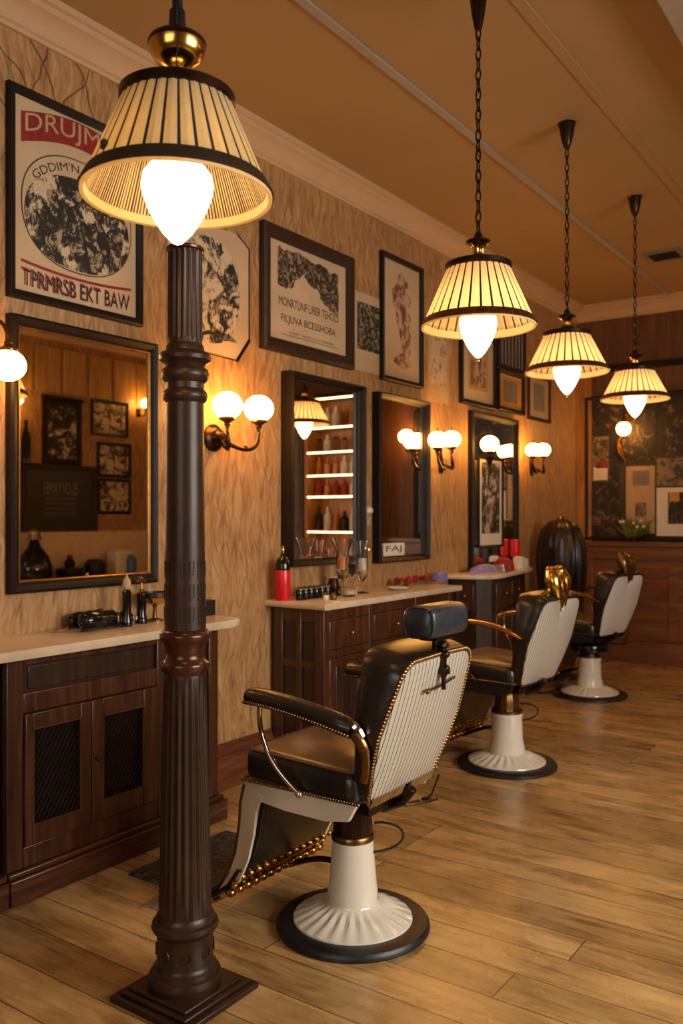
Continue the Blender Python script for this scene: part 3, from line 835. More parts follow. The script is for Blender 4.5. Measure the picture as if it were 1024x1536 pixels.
    m.build('support_bar', 'bronze', ch)
    return ch

def chair_at(u, v, h=.0): x, y = onz(u, v, h); return (x, y, 0)
barber_chair('nearest barber chair, pinstriped cream back with a padded slate headrest', 'stripe', chair_at(529, 1388), 0, .267)
barber_chair('middle barber chair, pinstriped back with a notch and polished brass headrest', 'notch', chair_at(760, 1148), -.10, .282)
barber_chair('farthest barber chair, plain white unstriped back, by the wood panelled back wall', 'plain', chair_at(884, 1043), -.20, .29)

# ------------------------------------------------------------------ counters
def grille(y0, y1, z0, z1, x, parent):
    m = MB(); p = .022; n = int(((y1 - y0) + (z1 - z0)) / p) + 2
    for sg in (1, -1):
        for k in range(-n, n):
            c = k * p; pts = []
            # line z - z0 = sg*1.5*(y-y0) + c*...
            s = sg * 1.6
            y_at = lambda z: y0 + ((z - z0) - c * 1.6) / s
            cand = []
            for z in (z0, z1):
                y = y_at(z)
                if y0 <= y <= y1: cand.append((y, z))
            for y in (y0, y1):
                z = z0 + s * (y - y0) + c * 1.6
                if z0 < z < z1: cand.append((y, z))
            if len(cand) >= 2 and (abs(cand[0][0] - cand[1][0]) > .004):
                m.tube([(x, cand[0][0], cand[0][1]), (x, cand[1][0], cand[1][1])], .0022, 4)
    g = m.build('grille', 'bronze', parent, smooth=False)
    return g

FX1 = -2.80
c1 = thing('washstand_cabinet', 'dark mahogany cabinet with lattice doors behind the iron column', 'cabinet', (0, 0, 0))
m = MB().box((WX + .002, 1.885, .10), (FX1 - .02, 3.0, .905)); m.build('carcass', 'mahog_d', c1, bev=.002)
m = MB().box((WX + .035, 1.885, 0), (FX1 + .03, 3.035, .095)).box((WX + .035, 1.885, .095), (FX1 + .018, 3.022, .118)); m.build('plinth', 'mahog_y', c1, bev=.006)
m = MB()   # face frame
X0, X1 = FX1 - .02, FX1
m.box((X0, 1.885, .118), (X1, 1.955, .905)).box((X0, 2.618, .118), (X1, 2.70, .905)).box((X0, 2.94, .118), (X1, 3.0, .905))
m.box((X0, 1.955, .868), (X1, 2.618, .905)).box((X0, 1.955, .69), (X1, 2.618, .765)).box((X0, 1.955, .118), (X1, 2.618, .195))
m.box((X0, 2.70, .86), (X1, 2.94, .905)).box((X0, 2.70, .118), (X1, 2.94, .21))
m.build('face_frame', 'mahog', c1, bev=.004)
MB().box((X0 - .0, 1.985, .775), (X0 + .006, 2.60, .86)).build('drawer_front', 'mahog_d', c1, bev=.003)
MB().box((X0, 2.705, .215), (X0 + .006, 2.935, .855)).build('end_panel', 'mahog_d', c1, bev=.003)
MB().box((WX + .03, 3.0, .118), (FX1 - .01, 3.008, .9)).build('side_panel', 'mahog', c1, bev=.003)
def lattice_door(y0, y1, z0, z1, gy0, gy1, gz0, gz1, par, knob=None):
    m = MB(); a, b = X1 - .006, X1 + .012
    m.box((a, y0, z0), (b, gy0, z1)).box((a, gy1, z0), (b, y1, z1)).box((a, gy0, z0), (b, gy1, gz0)).box((a, gy0, gz1), (b, gy1, z1))
    d = m.build('door', 'mahog', par, bev=.004)
    m = MB()
    for (q0, q1) in (((gy0, gz0), (gy1, gz0)), ((gy0, gz1), (gy1, gz1))): m.tube([(b, q0[0], q0[1]), (b, q1[0], q1[1])], .005, 6)
    for (q0, q1) in (((gy0, gz0), (gy0, gz1)), ((gy1, gz0), (gy1, gz1))): m.tube([(b, q0[0], q0[1]), (b, q1[0], q1[1])], .005, 6)
    m.build('opening_bead', 'mahog', d)
    MB().box((a - .012, gy0 - .01, gz0 - .01), (a - .008, gy1 + .01, gz1 + .01)).build('backing', 'blackmat', d)
    grille(gy0, gy1, gz0, gz1, a + .004, d)
    if knob: MB().lathe([(.004, 0), (.004, .012), (.009, .017), (.009, .022), (.004, .026)], n=12).build('knob', 'blackmat', d).matrix_local = Matrix.Translation((b, knob[0], knob[1])) @ Matrix.Rotation(PI / 2, 4, 'Y')
lattice_door(1.957, 2.258, .198, .688, 1.988, 2.205, .27, .628, c1)
lattice_door(2.261, 2.616, .198, .688, 2.315, 2.53, .278, .618, c1, (2.277, .455))
# neighbouring unit at the left picture edge
c0 = thing('tall_side_cabinet', 'dark cabinet unit cut by the left edge beside the lattice-door cabinet', 'cabinet', (0, 0, 0))
MB().box((WX + .002, .9, .10), (FX1 - .03, 1.875, .905)).build('carcass', 'mahog_d', c0, bev=.003)
MB().box((WX + .035, .9, 0), (FX1 + .028, 1.88, .095)).box((WX + .035, .9, .095), (FX1 + .016, 1.88, .118)).build('plinth', 'mahog_y', c0, bev=.006)
MB().box((FX1 - .03, .95, .16), (FX1 - .015, 1.85, .87)).build('door', 'mahog_d', c0, bev=.005)

def top_slab(poly, z0, z1, name, label, par=None):
    """stone worktop with a softly rounded front edge"""
    cx = sum(p[0] for p in poly) / len(poly); cy = sum(p[1] for p in poly) / len(poly)
    def ins(d):
        r = []
        for x_, y_ in poly:
            dx, dy = cx - x_, cy - y_; L = math.hypot(dx, dy); r.append((x_ if x_ <= WX + .01 else x_ + dx / L * d, y_ + dy / L * d))
        return r
    zs = [(z0, .008), (z0 + .004, .002), ((z0 + z1) / 2, 0), (z1 - .005, .002), (z1, .01)]
    o = MB().loft([[(a, b, z) for a, b in ins(d)] for z, d in zs]).build(name, 'stone', None, angle=50)
    return tag(o, label, 'worktop')
pts = [(WX + .002, .9), (-2.715, .9), (-2.715, 2.90)]
for i in range(9):
    a = i * PI / 16; pts.append((-2.80 + .085 * math.cos(a), 2.99 + .13 * math.sin(a)))
pts += [(WX + .002, 3.12)]
top_slab(pts, .905, .94, 'stone_worktop', 'cream stone worktop on the lattice-door cabinet, round end behind the column')

FX2 = -2.72
c2 = thing('drawer_cabinet', 'dark mahogany drawer cabinet under the two central mirrors', 'cabinet', (0, 0, 0))
MB().box((WX + .002, 3.745, .10), (FX2 - .018, 5.19, .925)).build('carcass', 'mahog_d', c2, bev=.002)
MB().box((WX + .035, 3.72, 0), (FX2 + .02, 5.21, .10)).build('plinth', 'mahog_y', c2, bev=.006)
m = MB(); a, b = FX2 - .018, FX2
for y0, y1 in ((3.73, 3.785), (4.172, 4.228), (4.70, 4.75), (5.15, 5.20)): m.box((a, y0, .10), (b, y1, .925))
for z0, z1 in ((.86, .924), (.655, .695), (.101, .15)): m.box((a + .001, 3.785, z0), (b - .002, 5.15, z1))
m.build('face_frame', 'mahog', c2, bev=.003)
m = MB()
for (x0, x1) in ((WX + .035, WX + .09), (WX + .19, WX + .22), (FX2 - .06, FX2 - .018)): m.box((x0, 3.73, .10), (x1, 3.746, .925))
m.box((WX + .036, 3.732, .85), (FX2 - .019, 3.744, .924)); m.box((WX + .036, 3.732, .101), (FX2 - .019, 3.744, .2)); m.box((WX + .036, 3.734, .60), (FX2 - .019, 3.744, .64))
m.build('side_frame', 'mahog', c2, bev=.003)
for y0, y1 in ((3.79, 4.168), (4.232, 4.696), (4.754, 5.146)):
    d = MB().box((a - .004, y0, .70), (b - .003, y1, .855)).build('drawer', 'mahog', c2, bev=.005)
    k = MB().ball((b + .016, (y0 + y1) / 2, .778), .011, 12); k.tube([(b - .004, (y0 + y1) / 2, .778), (b + .016, (y0 + y1) / 2, .778)], .005, 8); k.build('knob', 'brass', d)
    e = MB().box((a - .004, y0, .155), (b - .004, y1, .65)).build('door', 'mahog', c2, bev=.005)
    MB().box((b - .005, y0 + .05, .2), (b + .003, y1 - .05, .605)).build('raised_panel', 'mahog_d', e, bev=.006)
top_slab([(WX + .002, 3.69), (-2.675, 3.675), (-2.67, 5.24), (WX + .002, 5.25)], .925, .958, 'stone_worktop', 'grey-cream stone worktop under the two central mirrors')

c3 = thing('bow_front_cabinet', 'small dark bow-fronted cabinet at the far end under the tall mirror', 'cabinet', (0, 0, 0))
P3 = [(WX + .035, 5.82), (-2.87, 5.86), (-2.79, 5.96), (-2.80, 6.12), (-2.845, 6.4), (-2.905, 6.7), (-2.96, 6.98), (WX + .035, 7.08)]
MB().prism(P3, .08, .955).build('carcass', 'mahog_d', c3, bev=.003)
MB().prism([(x_ + (.02 if x_ > -3 else 0), y_) for x_, y_ in P3], 0, .08).build('plinth', 'mahog', c3, bev=.003)
for (y0, y1, x0, x1) in ((6.03, 6.40, -2.795, -2.838), (6.46, 6.80, -2.86, -2.928)):
    q = [(x0 - .01, y0), (x0 + .012, y0), (x1 + .012, y1), (x1 - .01, y1)]
    d = MB().prism(q, .72, .91).build('drawer', 'mahog', c3, bev=.004)
    MB().ball(((x0 + x1) / 2 + .028, (y0 + y1) / 2, .83), .018, 12).build('knob', 'oldbrass', d)
    MB().prism(q, .12, .69).build('door', 'mahog', c3, bev=.004)
d = MB().box((-3.02, 5.812, .72), (-2.87, 5.84, .91)).build('side_drawer', 'mahog', c3, bev=.003)
MB().ball((-2.94, 5.80, .83), .018, 12).build('knob', 'oldbrass', d)
pts = [(WX + .002, 5.74), (-2.86, 5.79), (-2.77, 5.87), (-2.745, 5.99), (-2.76, 6.15), (-2.80, 6.45), (-2.85, 6.75), (-2.91, 7.03), (-2.99, 7.14), (WX + .002, 7.16)]
top_slab(pts, .955, .985, 'stone_worktop', 'curved tan worktop of the far bow-fronted cabinet')

# ------------------------------------------------------------------ frames and mirrors on the left wall
def wall_thing(name, label, cat, y, z, group=None, wall='left'):
    if wall == 'left': return thing(name, label, cat, (WX, y, z), 0, group)
    if wall == 'right': return thing(name, label, cat, (RX - .0, y, z), PI, group)
    if wall == 'back': return thing(name, label, cat, (y, BY, z), -PI / 2, group)
def frame_ring(w_, h_, fw, d, mat, par, name='frame', d0=.0, bev=.004, inner=None):
    m = MB(); y, z = w_ / 2, h_ / 2
    prof = [(0, d0), (0, d0 + d * .8), (fw * .25, d0 + d), (fw * .6, d0 + d * .85), (fw * .85, d0 + d * .55), (fw, d0 + d * .5), (fw, d0)]
    corners = [(-y, -z), (y, -z), (y, z), (-y, z)]; loops = []
    for (cy, cz) in corners + [corners[0]]:
        loops.append([(x_, cy - math.copysign(o, cy), cz - math.copysign(o, cz)) for o, x_ in prof])
    m.loft(loops, caps=False)
    return m.build(name, mat, par, angle=30)
def rectpart(y0, y1, z0, z1, x0, x1, name, mat, par, bev=0, label=None):
    o = MB().box((x0, y0, z0), (x1, y1, z1)).build(name, mat, par, bev=bev, smooth=False)
    if label: o['label'] = label
    return o
def picture(name, label, y0, y1, z0, z1, fw, d, fm, pm, wall='left', group=None, cat='picture', art=None, artm=None, inset=.0, gap=.0):
    cy, cz = (y0 + y1) / 2, (z0 + z1) / 2; W_, H_ = y1 - y0, z1 - z0
    t = wall_thing(name, label, cat, cy, cz, group, wall)
    if fw: frame_ring(W_, H_, fw, d, fm, t)
    rectpart(-W_ / 2 + fw * .9, W_ / 2 - fw * .9, -H_ / 2 + fw * .9, H_ / 2 - fw * .9, gap + .0005, gap + max(.003, d * .35), 'print_sheet', pm, t)
    t['w'] = 0; del t['w']
    return t, max(.003, d * .35) + gap

# poster 1
t, o = picture('framed_poster', 'large black-framed poster with red lettering around an oval scene, upper left', 2.078, 2.785, 2.305, 3.168, .036, .03, 'frame', 'cream_paper')
W_, H_ = .707, .863
def oval_mesh(ry, rz, x0, x1, cy=0, cz=0, n=48, sq=2.3):
    pts = []
    for k in range(n):
        a = 2 * PI * k / n; c, s = math.cos(a), math.sin(a)
        pts.append((cy + ry * math.copysign(abs(c) ** (2 / sq), c), cz + rz * math.copysign(abs(s) ** (2 / sq), s)))
    return MB().loft([[(x0, a, b) for a, b in pts], [(x1, a, b) for a, b in pts]])
oval_mesh(.290, .246, o, o + .001, 0.0, -.02).build('oval_outline', 'ink', t)
oval_mesh(.285, .241, o + .001, o + .0016, 0.0, -.02).build('oval_ground', 'cream_paper', t)
oval_mesh(.275, .198, o + .0016, o + .0022, 0.0, -.058).build('oval_engraving', 'cut1', t)
# dark standing figures inside the oval
m = MB(); dd = 0.0
for (cy, cz, ry, rz) in ((-.14, -.10, .055, .11), (-.02, -.09, .045, .13), (.09, -.12, .06, .11), (.19, -.1, .045, .09), (-.14, .03, .028, .03), (-.02, .06, .028, .03), (.10, .02, .028, .03), (.19, .01, .024, .028)):
    pts = [(cy + ry * math.cos(a) * (1 + .15 * math.sin(3 * a)), cz + rz * math.sin(a) * (1 + .1 * math.cos(5 * a))) for a in [2 * PI * q / 20 for q in range(20)]]
    dd += .0004; m.loft([[(o + .0022, a, b) for a, b in pts], [(o + .0028 + dd, a, b) for a, b in pts]])
M['inkblot'] = woodcut('ink_figures', (160, 140, 110), (20, 16, 14), 16.0, .52, 3.0, (40, 32, 26))
m.build('inked_figures', 'inkblot', t)
# red arched band with pale letters
m = MB(); n = 16
def arch(a): return .335 + .045 * (1 - (2 * a) ** 2)
lp0 = [(o, -.29 + .58 * i / n, .335 + .055 * math.sin(PI * i / n) - .0) for i in range(n + 1)]
lp1 = [(o, y, z - .125 + .012 * math.sin(PI * i / n)) for i, (x_, y, z) in enumerate(lp0)]
for i in range(n):
    m.add([lp0[i], lp0[i + 1], lp1[i + 1], lp1[i], (o + .001,) + lp0[i][1:], (o + .001,) + lp0[i + 1][1:], (o + .001,) + lp1[i + 1][1:], (o + .001,) + lp1[i][1:]], [(4, 7, 6, 5), (0, 1, 5, 4), (3, 2, 6, 7)])
m.build('red_band', 'redink', t, smooth=False)
lettering('DRUJMEN', .54, .098, 'tan_paper', t, 0, .283, o + .002, bend=.052, bold=0)
lettering("GDDIM'N HIBIFICA", .52, .036, 'ink', t, 0.0, .186, o + .0024, bend=1.6, bold=0)
lettering('TPRMRSB EKT BAW', .56, .066, 'ink', t, 0.0, -.338, o + .002, bend=-.006, bold=0)
lettering('TPRMRSB EKT BAW', .57, .072, 'redink', t, -0.005, -.333, o + .001, name='red_lettering_edge', bend=-.006, bold=0)
m = MB()
for i in range(12):
    a, b = i / 12, (i + 1) / 12
    za, zb = (-.285 + .02 * (2 * a - 1) ** 2, -.285 + .02 * (2 * b - 1) ** 2)
    m.add([(o + .001, -.29 + .58 * a, za), (o + .001, -.29 + .58 * b, zb), (o + .001, -.29 + .58 * b, zb - .012), (o + .001, -.29 + .58 * a, za - .012)], [(0, 1, 2, 3)])
m.build('red_rule', 'redink', t, smooth=False)

# octagonal print behind the column
t = wall_thing('octagonal_print', 'unframed cream print with clipped corners and oval engraving behind the column', 'picture', 3.25, 2.56)
oc = [(-.29, -.30), (.20, -.31), (.295, -.19), (.295, .30), (.20, .36), (-.30, .33)]
MB().loft([[(.001, a, b) for a, b in oc], [(.008, a, b) for a, b in oc]]).build('print_sheet', 'cream_paper', t)
m = MB().tube([(.010, a, b) for a, b in ((.20, -.315), (.30, -.19))], .010, 4).tube([(.010, .298, -.19), (.010, .298, .30), (.010, .20, .36)], .005, 4); m.tube([(.01, -.29, -.302), (.01, .2, -.313)], .003, 4)
m.build('edge_moulding', 'frame', t)
oval_mesh(.22, .27, .008, .009, .0, .02).build('oval_engraving', 'cut2', t)
m = MB()
for q in range(9):
    m.tube(bez((.0095, -.2 + q * .02, -.20 - q * .006), (.0095, -.05, -.28 + q * .02), (.0095, .08, -.12 - q * .015), (.0095, .2 - q * .01, -.22)), .0013, 4)
m.build('pen_strokes', 'ink', t)

# central framed print with text
t, o = picture('framed_print', 'wide brown-framed print with two lines of capitals under a dark foliage mass', 3.639, 4.527, 2.345, 3.046, .075, .045, 'frame_b', 'cream_paper')
m = MB(); pts = [(-.30, .25), (-.22, .235), (-.1, .25), (0, .225), (.1, .235), (.2, .21), (.29, .215), (.29, -.06), (.22, -.02), (.14, .0), (.08, .07), (.0, .09), (-.06, .13), (-.12, .10), (-.17, .03), (-.24, .02), (-.30, .03)]
dp = []
for i in range(len(pts)):
    a, b = pts[i], pts[(i + 1) % len(pts)]
    for q in range(4):
        f = q / 4; dp.append((a[0] + (b[0] - a[0]) * f + random.uniform(-.006, .006), a[1] + (b[1] - a[1]) * f + random.uniform(-.008, .008)))
MB().loft([[(o, a, b) for a, b in dp], [(o + .001, a, b) for a, b in dp]]).build('foliage_engraving', 'cut3', t)
lettering('MONRTUNF·LIRER TEHOLS', .58, .05, 'ink', t, 0, -.055, o + .001)
lettering('FILJUVA BCESSHOBA.', .54, .055, 'ink', t, 0, -.155, o + .001)
lettering('AUTJMOT · THAHFE FA JLUN ·FIMASBEIFRM', .44, .016, 'ink', t, 0.02, -.225, o + .001, name='small_lettering')
rectpart(-.27, .28, -.242, -.239, o, o + .001, 'rule', 'ink', t)

t, o = picture('small_print', 'small pale card print of flowers beside the tall sepia drawing', 4.56, 4.88, 2.36, 2.865, .0, .006, 'frame', 'cream_paper')
rectpart(-.12, .14, -.115, .19, .003, .005, 'flower_picture', 'cut4', t)
t, o = picture('tall_drawing', 'tall black-framed sepia wash figure drawing right of the flower card', 4.865, 5.41, 2.333, 3.19, .035, .04, 'frame', 'cream_paper')
m = MB(); dd = 0.0
for (cy, cz, ry, rz) in ((0, .27, .07, .06), (-.02, .15, .12, .1), (.02, 0, .09, .13), (.06, -.14, .06, .12), (.02, -.27, .11, .05)):
    pts = [(cy + ry * math.cos(a) * (1 + .2 * math.sin(3 * a + cz * 9)), cz + rz * math.sin(a) * (1 + .15 * math.cos(4 * a))) for a in [2 * PI * q / 24 for q in range(24)]]
    dd += .0005; m.loft([[(o, a, b) for a, b in pts], [(o + .001 + dd, a, b) for a, b in pts]])
m.build('wash_figure', 'wash', t)
t, o = picture('pencil_sheet', 'narrow unframed pale paper sheet on the wall above the two-globe lamp by the plain mirror', 5.523, 5.852, 2.268, 2.85, .0, .005, 'frame', 'tan_paper')
rectpart(-.12, .12, -.16, .25, .003, .004, 'pencil_drawing', 'pencil', t)
t, o = picture('framed_sketch', 'black-framed sketch with tan mat behind the second pendant lamp, above the tall mirror', 6.01, 6.64, 2.30, 2.90, .04, .04, 'frame', 'cream_paper')
rectpart(-.17, .17, -.17, .18, o, o + .002, 'sketch', 'gold_paper', t); rectpart(-.14, .14, -.14, .15, o + .002, o + .003, 'drawing', 'wash', t)
t, o = picture('striped_picture', 'dark framed picture of pale upright stripes, above the gold-matted frame', 6.68, 7.25, 2.68, 3.10, .03, .035, 'frame', 'stripe_cloth')
t, o = picture('gold_matted_picture', 'small dark-framed picture with gold mat round a grey photograph, below the striped picture', 6.68, 7.22, 2.315, 2.665, .035, .04, 'frame', 'gold_paper')
rectpart(-.14, .14, -.09, .09, o, o + .002, 'photograph', 'grey_paper', t)
rectpart(-.23, .23, .125, .155, o, o + .002, 'title_strip', 'cream_paper', t)
t, o = picture('corner_picture', 'last small framed grey picture on the left wall, next to the corner', 7.34, 7.85, 2.30, 2.72, .03, .03, 'frame_b', 'tan_paper')
rectpart(-.13, .13, -.12, .13, o, o + .002, 'photograph', 'grey_paper', t)

def mirror(name, label, y0, y1, z0, z1, fw, d, gilt=False):
    cy, cz = (y0 + y1) / 2, (z0 + z1) / 2; W_, H_ = y1 - y0, z1 - z0
    t = wall_thing(name, label, 'mirror', cy, cz)
    frame_ring(W_, H_, fw, d, 'frame', t)
    rectpart(-W_ / 2 + .01, W_ / 2 - .01, -H_ / 2 + .01, H_ / 2 - .01, .001, d * .4 - .004, 'backing_board', 'blackmat', t)
    rectpart(-W_ / 2 + fw * .9, W_ / 2 - fw * .9, -H_ / 2 + fw * .9, H_ / 2 - fw * .9, d * .4 - .003, d * .4, 'mirror_glass', 'mirror', t)
    if gilt: frame_ring(W_ - 2 * fw + .006, H_ - 2 * fw + .006, .010, .012, 'gilt', t, 'gilt_slip', d0=d * .4)
    return t
mirror('wall_mirror', 'large square-ish mirror at left over the lattice-door cabinet, reflecting pictures', 2.078, 2.866, 1.11, 2.235, .045, .045, True)
mirror('wall_mirror', 'deep-framed mirror over the drawer cabinet reflecting lit bottle shelves', 3.83, 4.59, 1.135, 2.245, .04, .09)
mirror('wall_mirror', 'narrower dark mirror right of the bottle-shelf mirror, reflecting plain brown wall', 4.78, 5.455, 1.115, 2.24, .04, .07)
mirror('wall_mirror', 'tall far mirror above the bow-fronted cabinet', 6.17, 7.06, 1.0, 2.258, .05, .05)
# framed photo standing on the worktop against the tall mirror
cy = 6.44
t = thing('tall_photograph', 'tall white-matted black-framed photograph propped in front of the far tall mirror', 'picture', (WX + .062, cy, 1.535))
frame_ring(.46, .73, .022, .02, 'frame', t)
rectpart(-.21, .21, -.35, .35, .002, .007, 'mat_board', 'mat_white', t)
rectpart(-.165, .165, -.25, .32, .007, .009, 'photograph', 'photo3', t)
# little printed card tucked in the plain mirror
t = thing('mirror_card', 'small white card with block marks in the lower corner of the plain mirror', 'card', (WX + .036, 4.86, 1.157))
rectpart(0, .27, 0, .085, 0, .004, 'card_sheet', 'mat_white', t)
lettering('FAJ', .20, .05, 'ink', t, .13, .043, .0052)

# ------------------------------------------------------------------ wall lamps
def globe_unit(par, c, r, up=True, name='lamp_globe', sq=.9):
    g = MB().ball(c, r, 32, 0, sq).build(name, 'globe', par)
    s = -1 if up else 1
    zb = c[2] + s * r * sq
    prof = [(r * .52, -s * r * .16), (r * .55, s * .0), (r * .42, s * .006), (r * .26, s * .012), (r * .2, s * .02), (r * .24, s * .026), (r * .12, s * .034)]
    if s > 0: pass
    MB().lathe(prof, (c[0], c[1], zb), 20, cap=False).build('gallery', 'oldbrass', g)
    return g, zb + s * .034
def sconce(label, ypl, zpl, globes, style='scroll', r=.08, hang=False):
    t = wall_thing('wall_lamp', label, 'wall lamp', ypl, zpl, 'opal globe wall lamps on the left wall')
    if style == 'scroll':
        m = MB().lathe([(.052, 0), (.052, .008), (.044, .016), (.03, .02), (.024, .034), (.03, .04), (.02, .052), (.001, .056)], n=28)
        o = m.build('wall_plate', 'bronze', t); o.matrix_local = Matrix.Rotation(PI / 2, 4, 'Y') @ Matrix.Scale(1.35, 4)
    else:
        m = MB().loft([[(x_, a * k_, b * k_ - .02) for a, b in ((-.025, -.11), (.025, -.11), (.035, 0), (.03, .09), (-.03, .09), (-.035, 0))] for x_, k_ in ((0, 1), (.012, 1), (.02, .6))])
        m.build('wall_plate', 'bronze', t, bev=.003)
    for i, (gy, gz, gx) in enumerate(globes):
        c = (gx, gy, gz); g, zb = globe_unit(t, c, r)
        MB().tube([(gx, gy, zb + .004), (gx, gy, zb - .02)], [.012, .006], 8).ball((gx, gy, zb - .026), .009, 10).build('finial', 'oldbrass', g)
        a = (.04, 0, 0) if style == 'scroll' else (.02, 0, -.07)
        pth = bez(a, (gx * .7, gy * .1, -.06 + a[2] * .4), (gx + .01, gy * .9, zb - .16), (gx, gy, zb - .022), 16)
        MB().tube(pth, [.015] + [.0115] * 14 + [.008, .007], 8).build('arm', 'bronze', t)
        # leaf curl on the arm
        q = pth[8]
        MB().tube([(q[0] + .02 * math.cos(k * .6) * (1 - k / 14), q[1] + .004 * k * .2, q[2] + .02 * math.sin(k * .6) * (1 - k / 14)) for k in range(12)], .004, 6).build('scroll', 'bronze', t)
        if style != 'scroll':
            MB().tube([(gx, gy, gz + r * .85), (gx, gy, gz + r * .85 + .03)], [.006, .002], 6).build('spike', 'bronze', g)
    return t
def gpos(u, v, d):
    y, z = onx(u, v, WX + d); return y, z, d
def rel(u, v, d, yp, zp): y, z, dd = gpos(u, v, d); return (y - yp, z - zp, dd)
yp, zp = onx(319, 657, WX)
sconce('two-globe wall lamp just right of the iron column', yp, zp, [rel(341, 608, .15, yp, zp), rel(388, 613, .20, yp, zp)], 'scroll', .077)
yp, zp = onx(660, 684, WX)
sconce('two-globe wall lamp between the plain mirror and the tall far mirror', yp, zp, [rel(656, 660, .13, yp, zp), rel(677, 659, .17, yp, zp)], 'bracket', .068)
yp, zp = onx(796, 692, WX)
sconce('farthest two-globe wall lamp, right of the tall mirror near the corner', yp, zp, [rel(799, 675, .13, yp, zp), rel(814, 675, .20, yp, zp)], 'bracket', .066)
# single lamp in front of the tall mirror
yp, zp = onx(735, 700, WX + .02)
t = wall_thing('wall_lamp', 'single-globe wall lamp in front of the tall far mirror', 'wall lamp', 6.58, zp + .0, 'opal globe wall lamps on the left wall')
gy, gz, gx = gpos(734, 666, .19); c = (gx, gy - 6.58, gz - zp)
g, zb = globe_unit(t, c, .072)
MB().lathe([(.004, zb - .075), (.018, zb - .05), (.03, zb - .02), (.036, zb + .002)], (c[0], c[1], 0), 12).build('torch_cup', 'bronze', t)
MB().tube(bez((.05, 0, .0), (.1, 0, -.04), (c[0], c[1], zb - .12), (c[0], c[1], zb - .06)), .008, 8).box((.052, -.02, -.05), (.062, .02, .04)).build('arm', 'bronze', t)
# lamp cut by the left edge: globe hanging from its gallery
t = wall_thing('wall_lamp', 'opal globe wall lamp cut by the left edge over the large mirror', 'wall lamp', 1.98, 2.17, 'opal globe wall lamps on the left wall')
gy, gz, gx = gpos(12, 548, .16); c = (gx, gy - 1.98, gz - 2.17)
g, zb = globe_unit(t, c, .068, up=False)
MB().tube(bez((.0, -.04, .0), (.1, -.04, .02), (c[0], c[1], zb + .09), (c[0], c[1], zb - .002)), .008, 8).build('arm', 'oldbrass', t)
o = MB().lathe([(.04, 0), (.04, .008), (.02, .018)], n=24).build('wall_plate', 'oldbrass', t); o.matrix_local = Matrix.Translation((0, -.04, 0)) @ Matrix.Rotation(PI / 2, 4, 'Y')

# ------------------------------------------------------------------ things on the worktops
def P(u, v, h): return onz(u, v, h)
Z1, Z2, Z3 = .94, .958, .985
def lathe_thing(name, label, cat, loc, parts, group=None, n=24):
    t = thing(name, label, cat, loc, 0, group)
    for (pn, prof, mat) in parts: MB().lathe(prof, n=n).build(pn, mat, t)
    return t
def WU(u, d): return WX + d, onx(u, 775, WX + d)[0]
x, y = WU(190, .15)
lathe_thing('tall_dark_bottle', 'left of two black spray bottles on the left worktop', 'bottle', (x, y, Z1), [('body', [(.024, 0), (.026, .006), (.024, .02), (.019, .05), (.019, .13), (.021, .15), (.012, .162)], 'black'), ('cap', [(.014, .162), (.019, .17), (.019, .185), (.015, .205), (.006, .215), (.005, .225)], 'tan_paper')])
x, y = WU(212, .12)
t = lathe_thing('tall_dark_bottle', 'right of two black spray bottles, gold nozzle, on the left worktop', 'bottle', (x, y, Z1), [('body', [(.028, 0), (.03, .008), (.026, .022), (.021, .04), (.022, .125), (.023, .13), (.01, .14)], 'black'), ('collar', [(.012, .14), (.013, .152), (.007, .155), (.006, .185)], 'brass')])
MB().box((-.012, -.035, .183), (.012, .02, .195)).ball((0, 0, .203), .009).build('nozzle', 'oldbrass', t, bev=.002)
# black hair clippers and cords heap
def clipper(name, label, cat, loc, rz, L, W_, H_):
    t = thing(name, label, cat, loc, rz)
    loops = []
    for f, s_ in ((0, .5), (.05, .8), (.2, 1), (.5, .92), (.75, .8), (.95, .85), (1, .7)):
        loops.append([(W_ / 2 * s_ * math.cos(2 * PI * k / 16), -L / 2 + L * f, H_ / 2 * (1 + s_ * math.sin(2 * PI * k / 16))) for k in range(16)])
    MB().loft(loops).build('body', 'black', t, angle=60)
    MB().box((-W_ * .4, L / 2 - .004, H_ * .25), (W_ * .4, L / 2 + .022, H_ * .6)).build('blade', 'chrome', t, bev=.001)
    MB().box((-.006, -.02, H_ - .004), (.006, .025, H_ + .003)).build('switch', 'chrome', t, bev=.001)
    return t
x, y = WU(146, .13)
clipper('hair_clipper', 'largest black hair clipper, at the front of the tool heap by the bottles', 'hair clipper', (x, y, Z1), .15, .19, .085, .085)
clipper('hair_clipper', 'black hair clipper lying at the back of the tool heap, against the wall', 'hair clipper', (x - .065, y + .02, Z1), -.10, .22, .055, .075)
clipper('hair_trimmer', 'short black trimmer between the tool heap and the spray bottles', 'hair trimmer', (x - .02, y + .145, Z1), .12, .12, .06, .06)
x, y = WU(108, .11)
t = thing('scissors', 'black-handled scissors with bright tip at the left end of the tool heap', 'scissors', (x, y, Z1), -.2)
m = MB()
for sg in (-1, 1): m.tube([(sg * .022 + .02 * math.cos(k * PI / 6), .06 + .026 * math.sin(k * PI / 6), .012) for k in range(12)], .006, 6, closed=True)
m.build('handles', 'black', t)
m = MB().tube([(.018, .036, .01), (.0, -.03, .008), (-.004, -.10, .005)], [.006, .006, .001], 6).tube([(-.018, .036, .016), (.0, -.03, .014), (.004, -.10, .010)], [.006, .006, .001], 6); m.build('blades', 'chrome', t)
t = tag(MB().tube([(-2.93 + .05 * math.sin(k * .7), 2.30 + .018 * k + .02 * math.cos(k * 1.3), Z1 + .008 + .01 * abs(math.sin(k * .5))) for k in range(18)], .005, 6).build('power_cord', 'black'), 'coiled black power cord on the left worktop behind the clippers', 'cord')
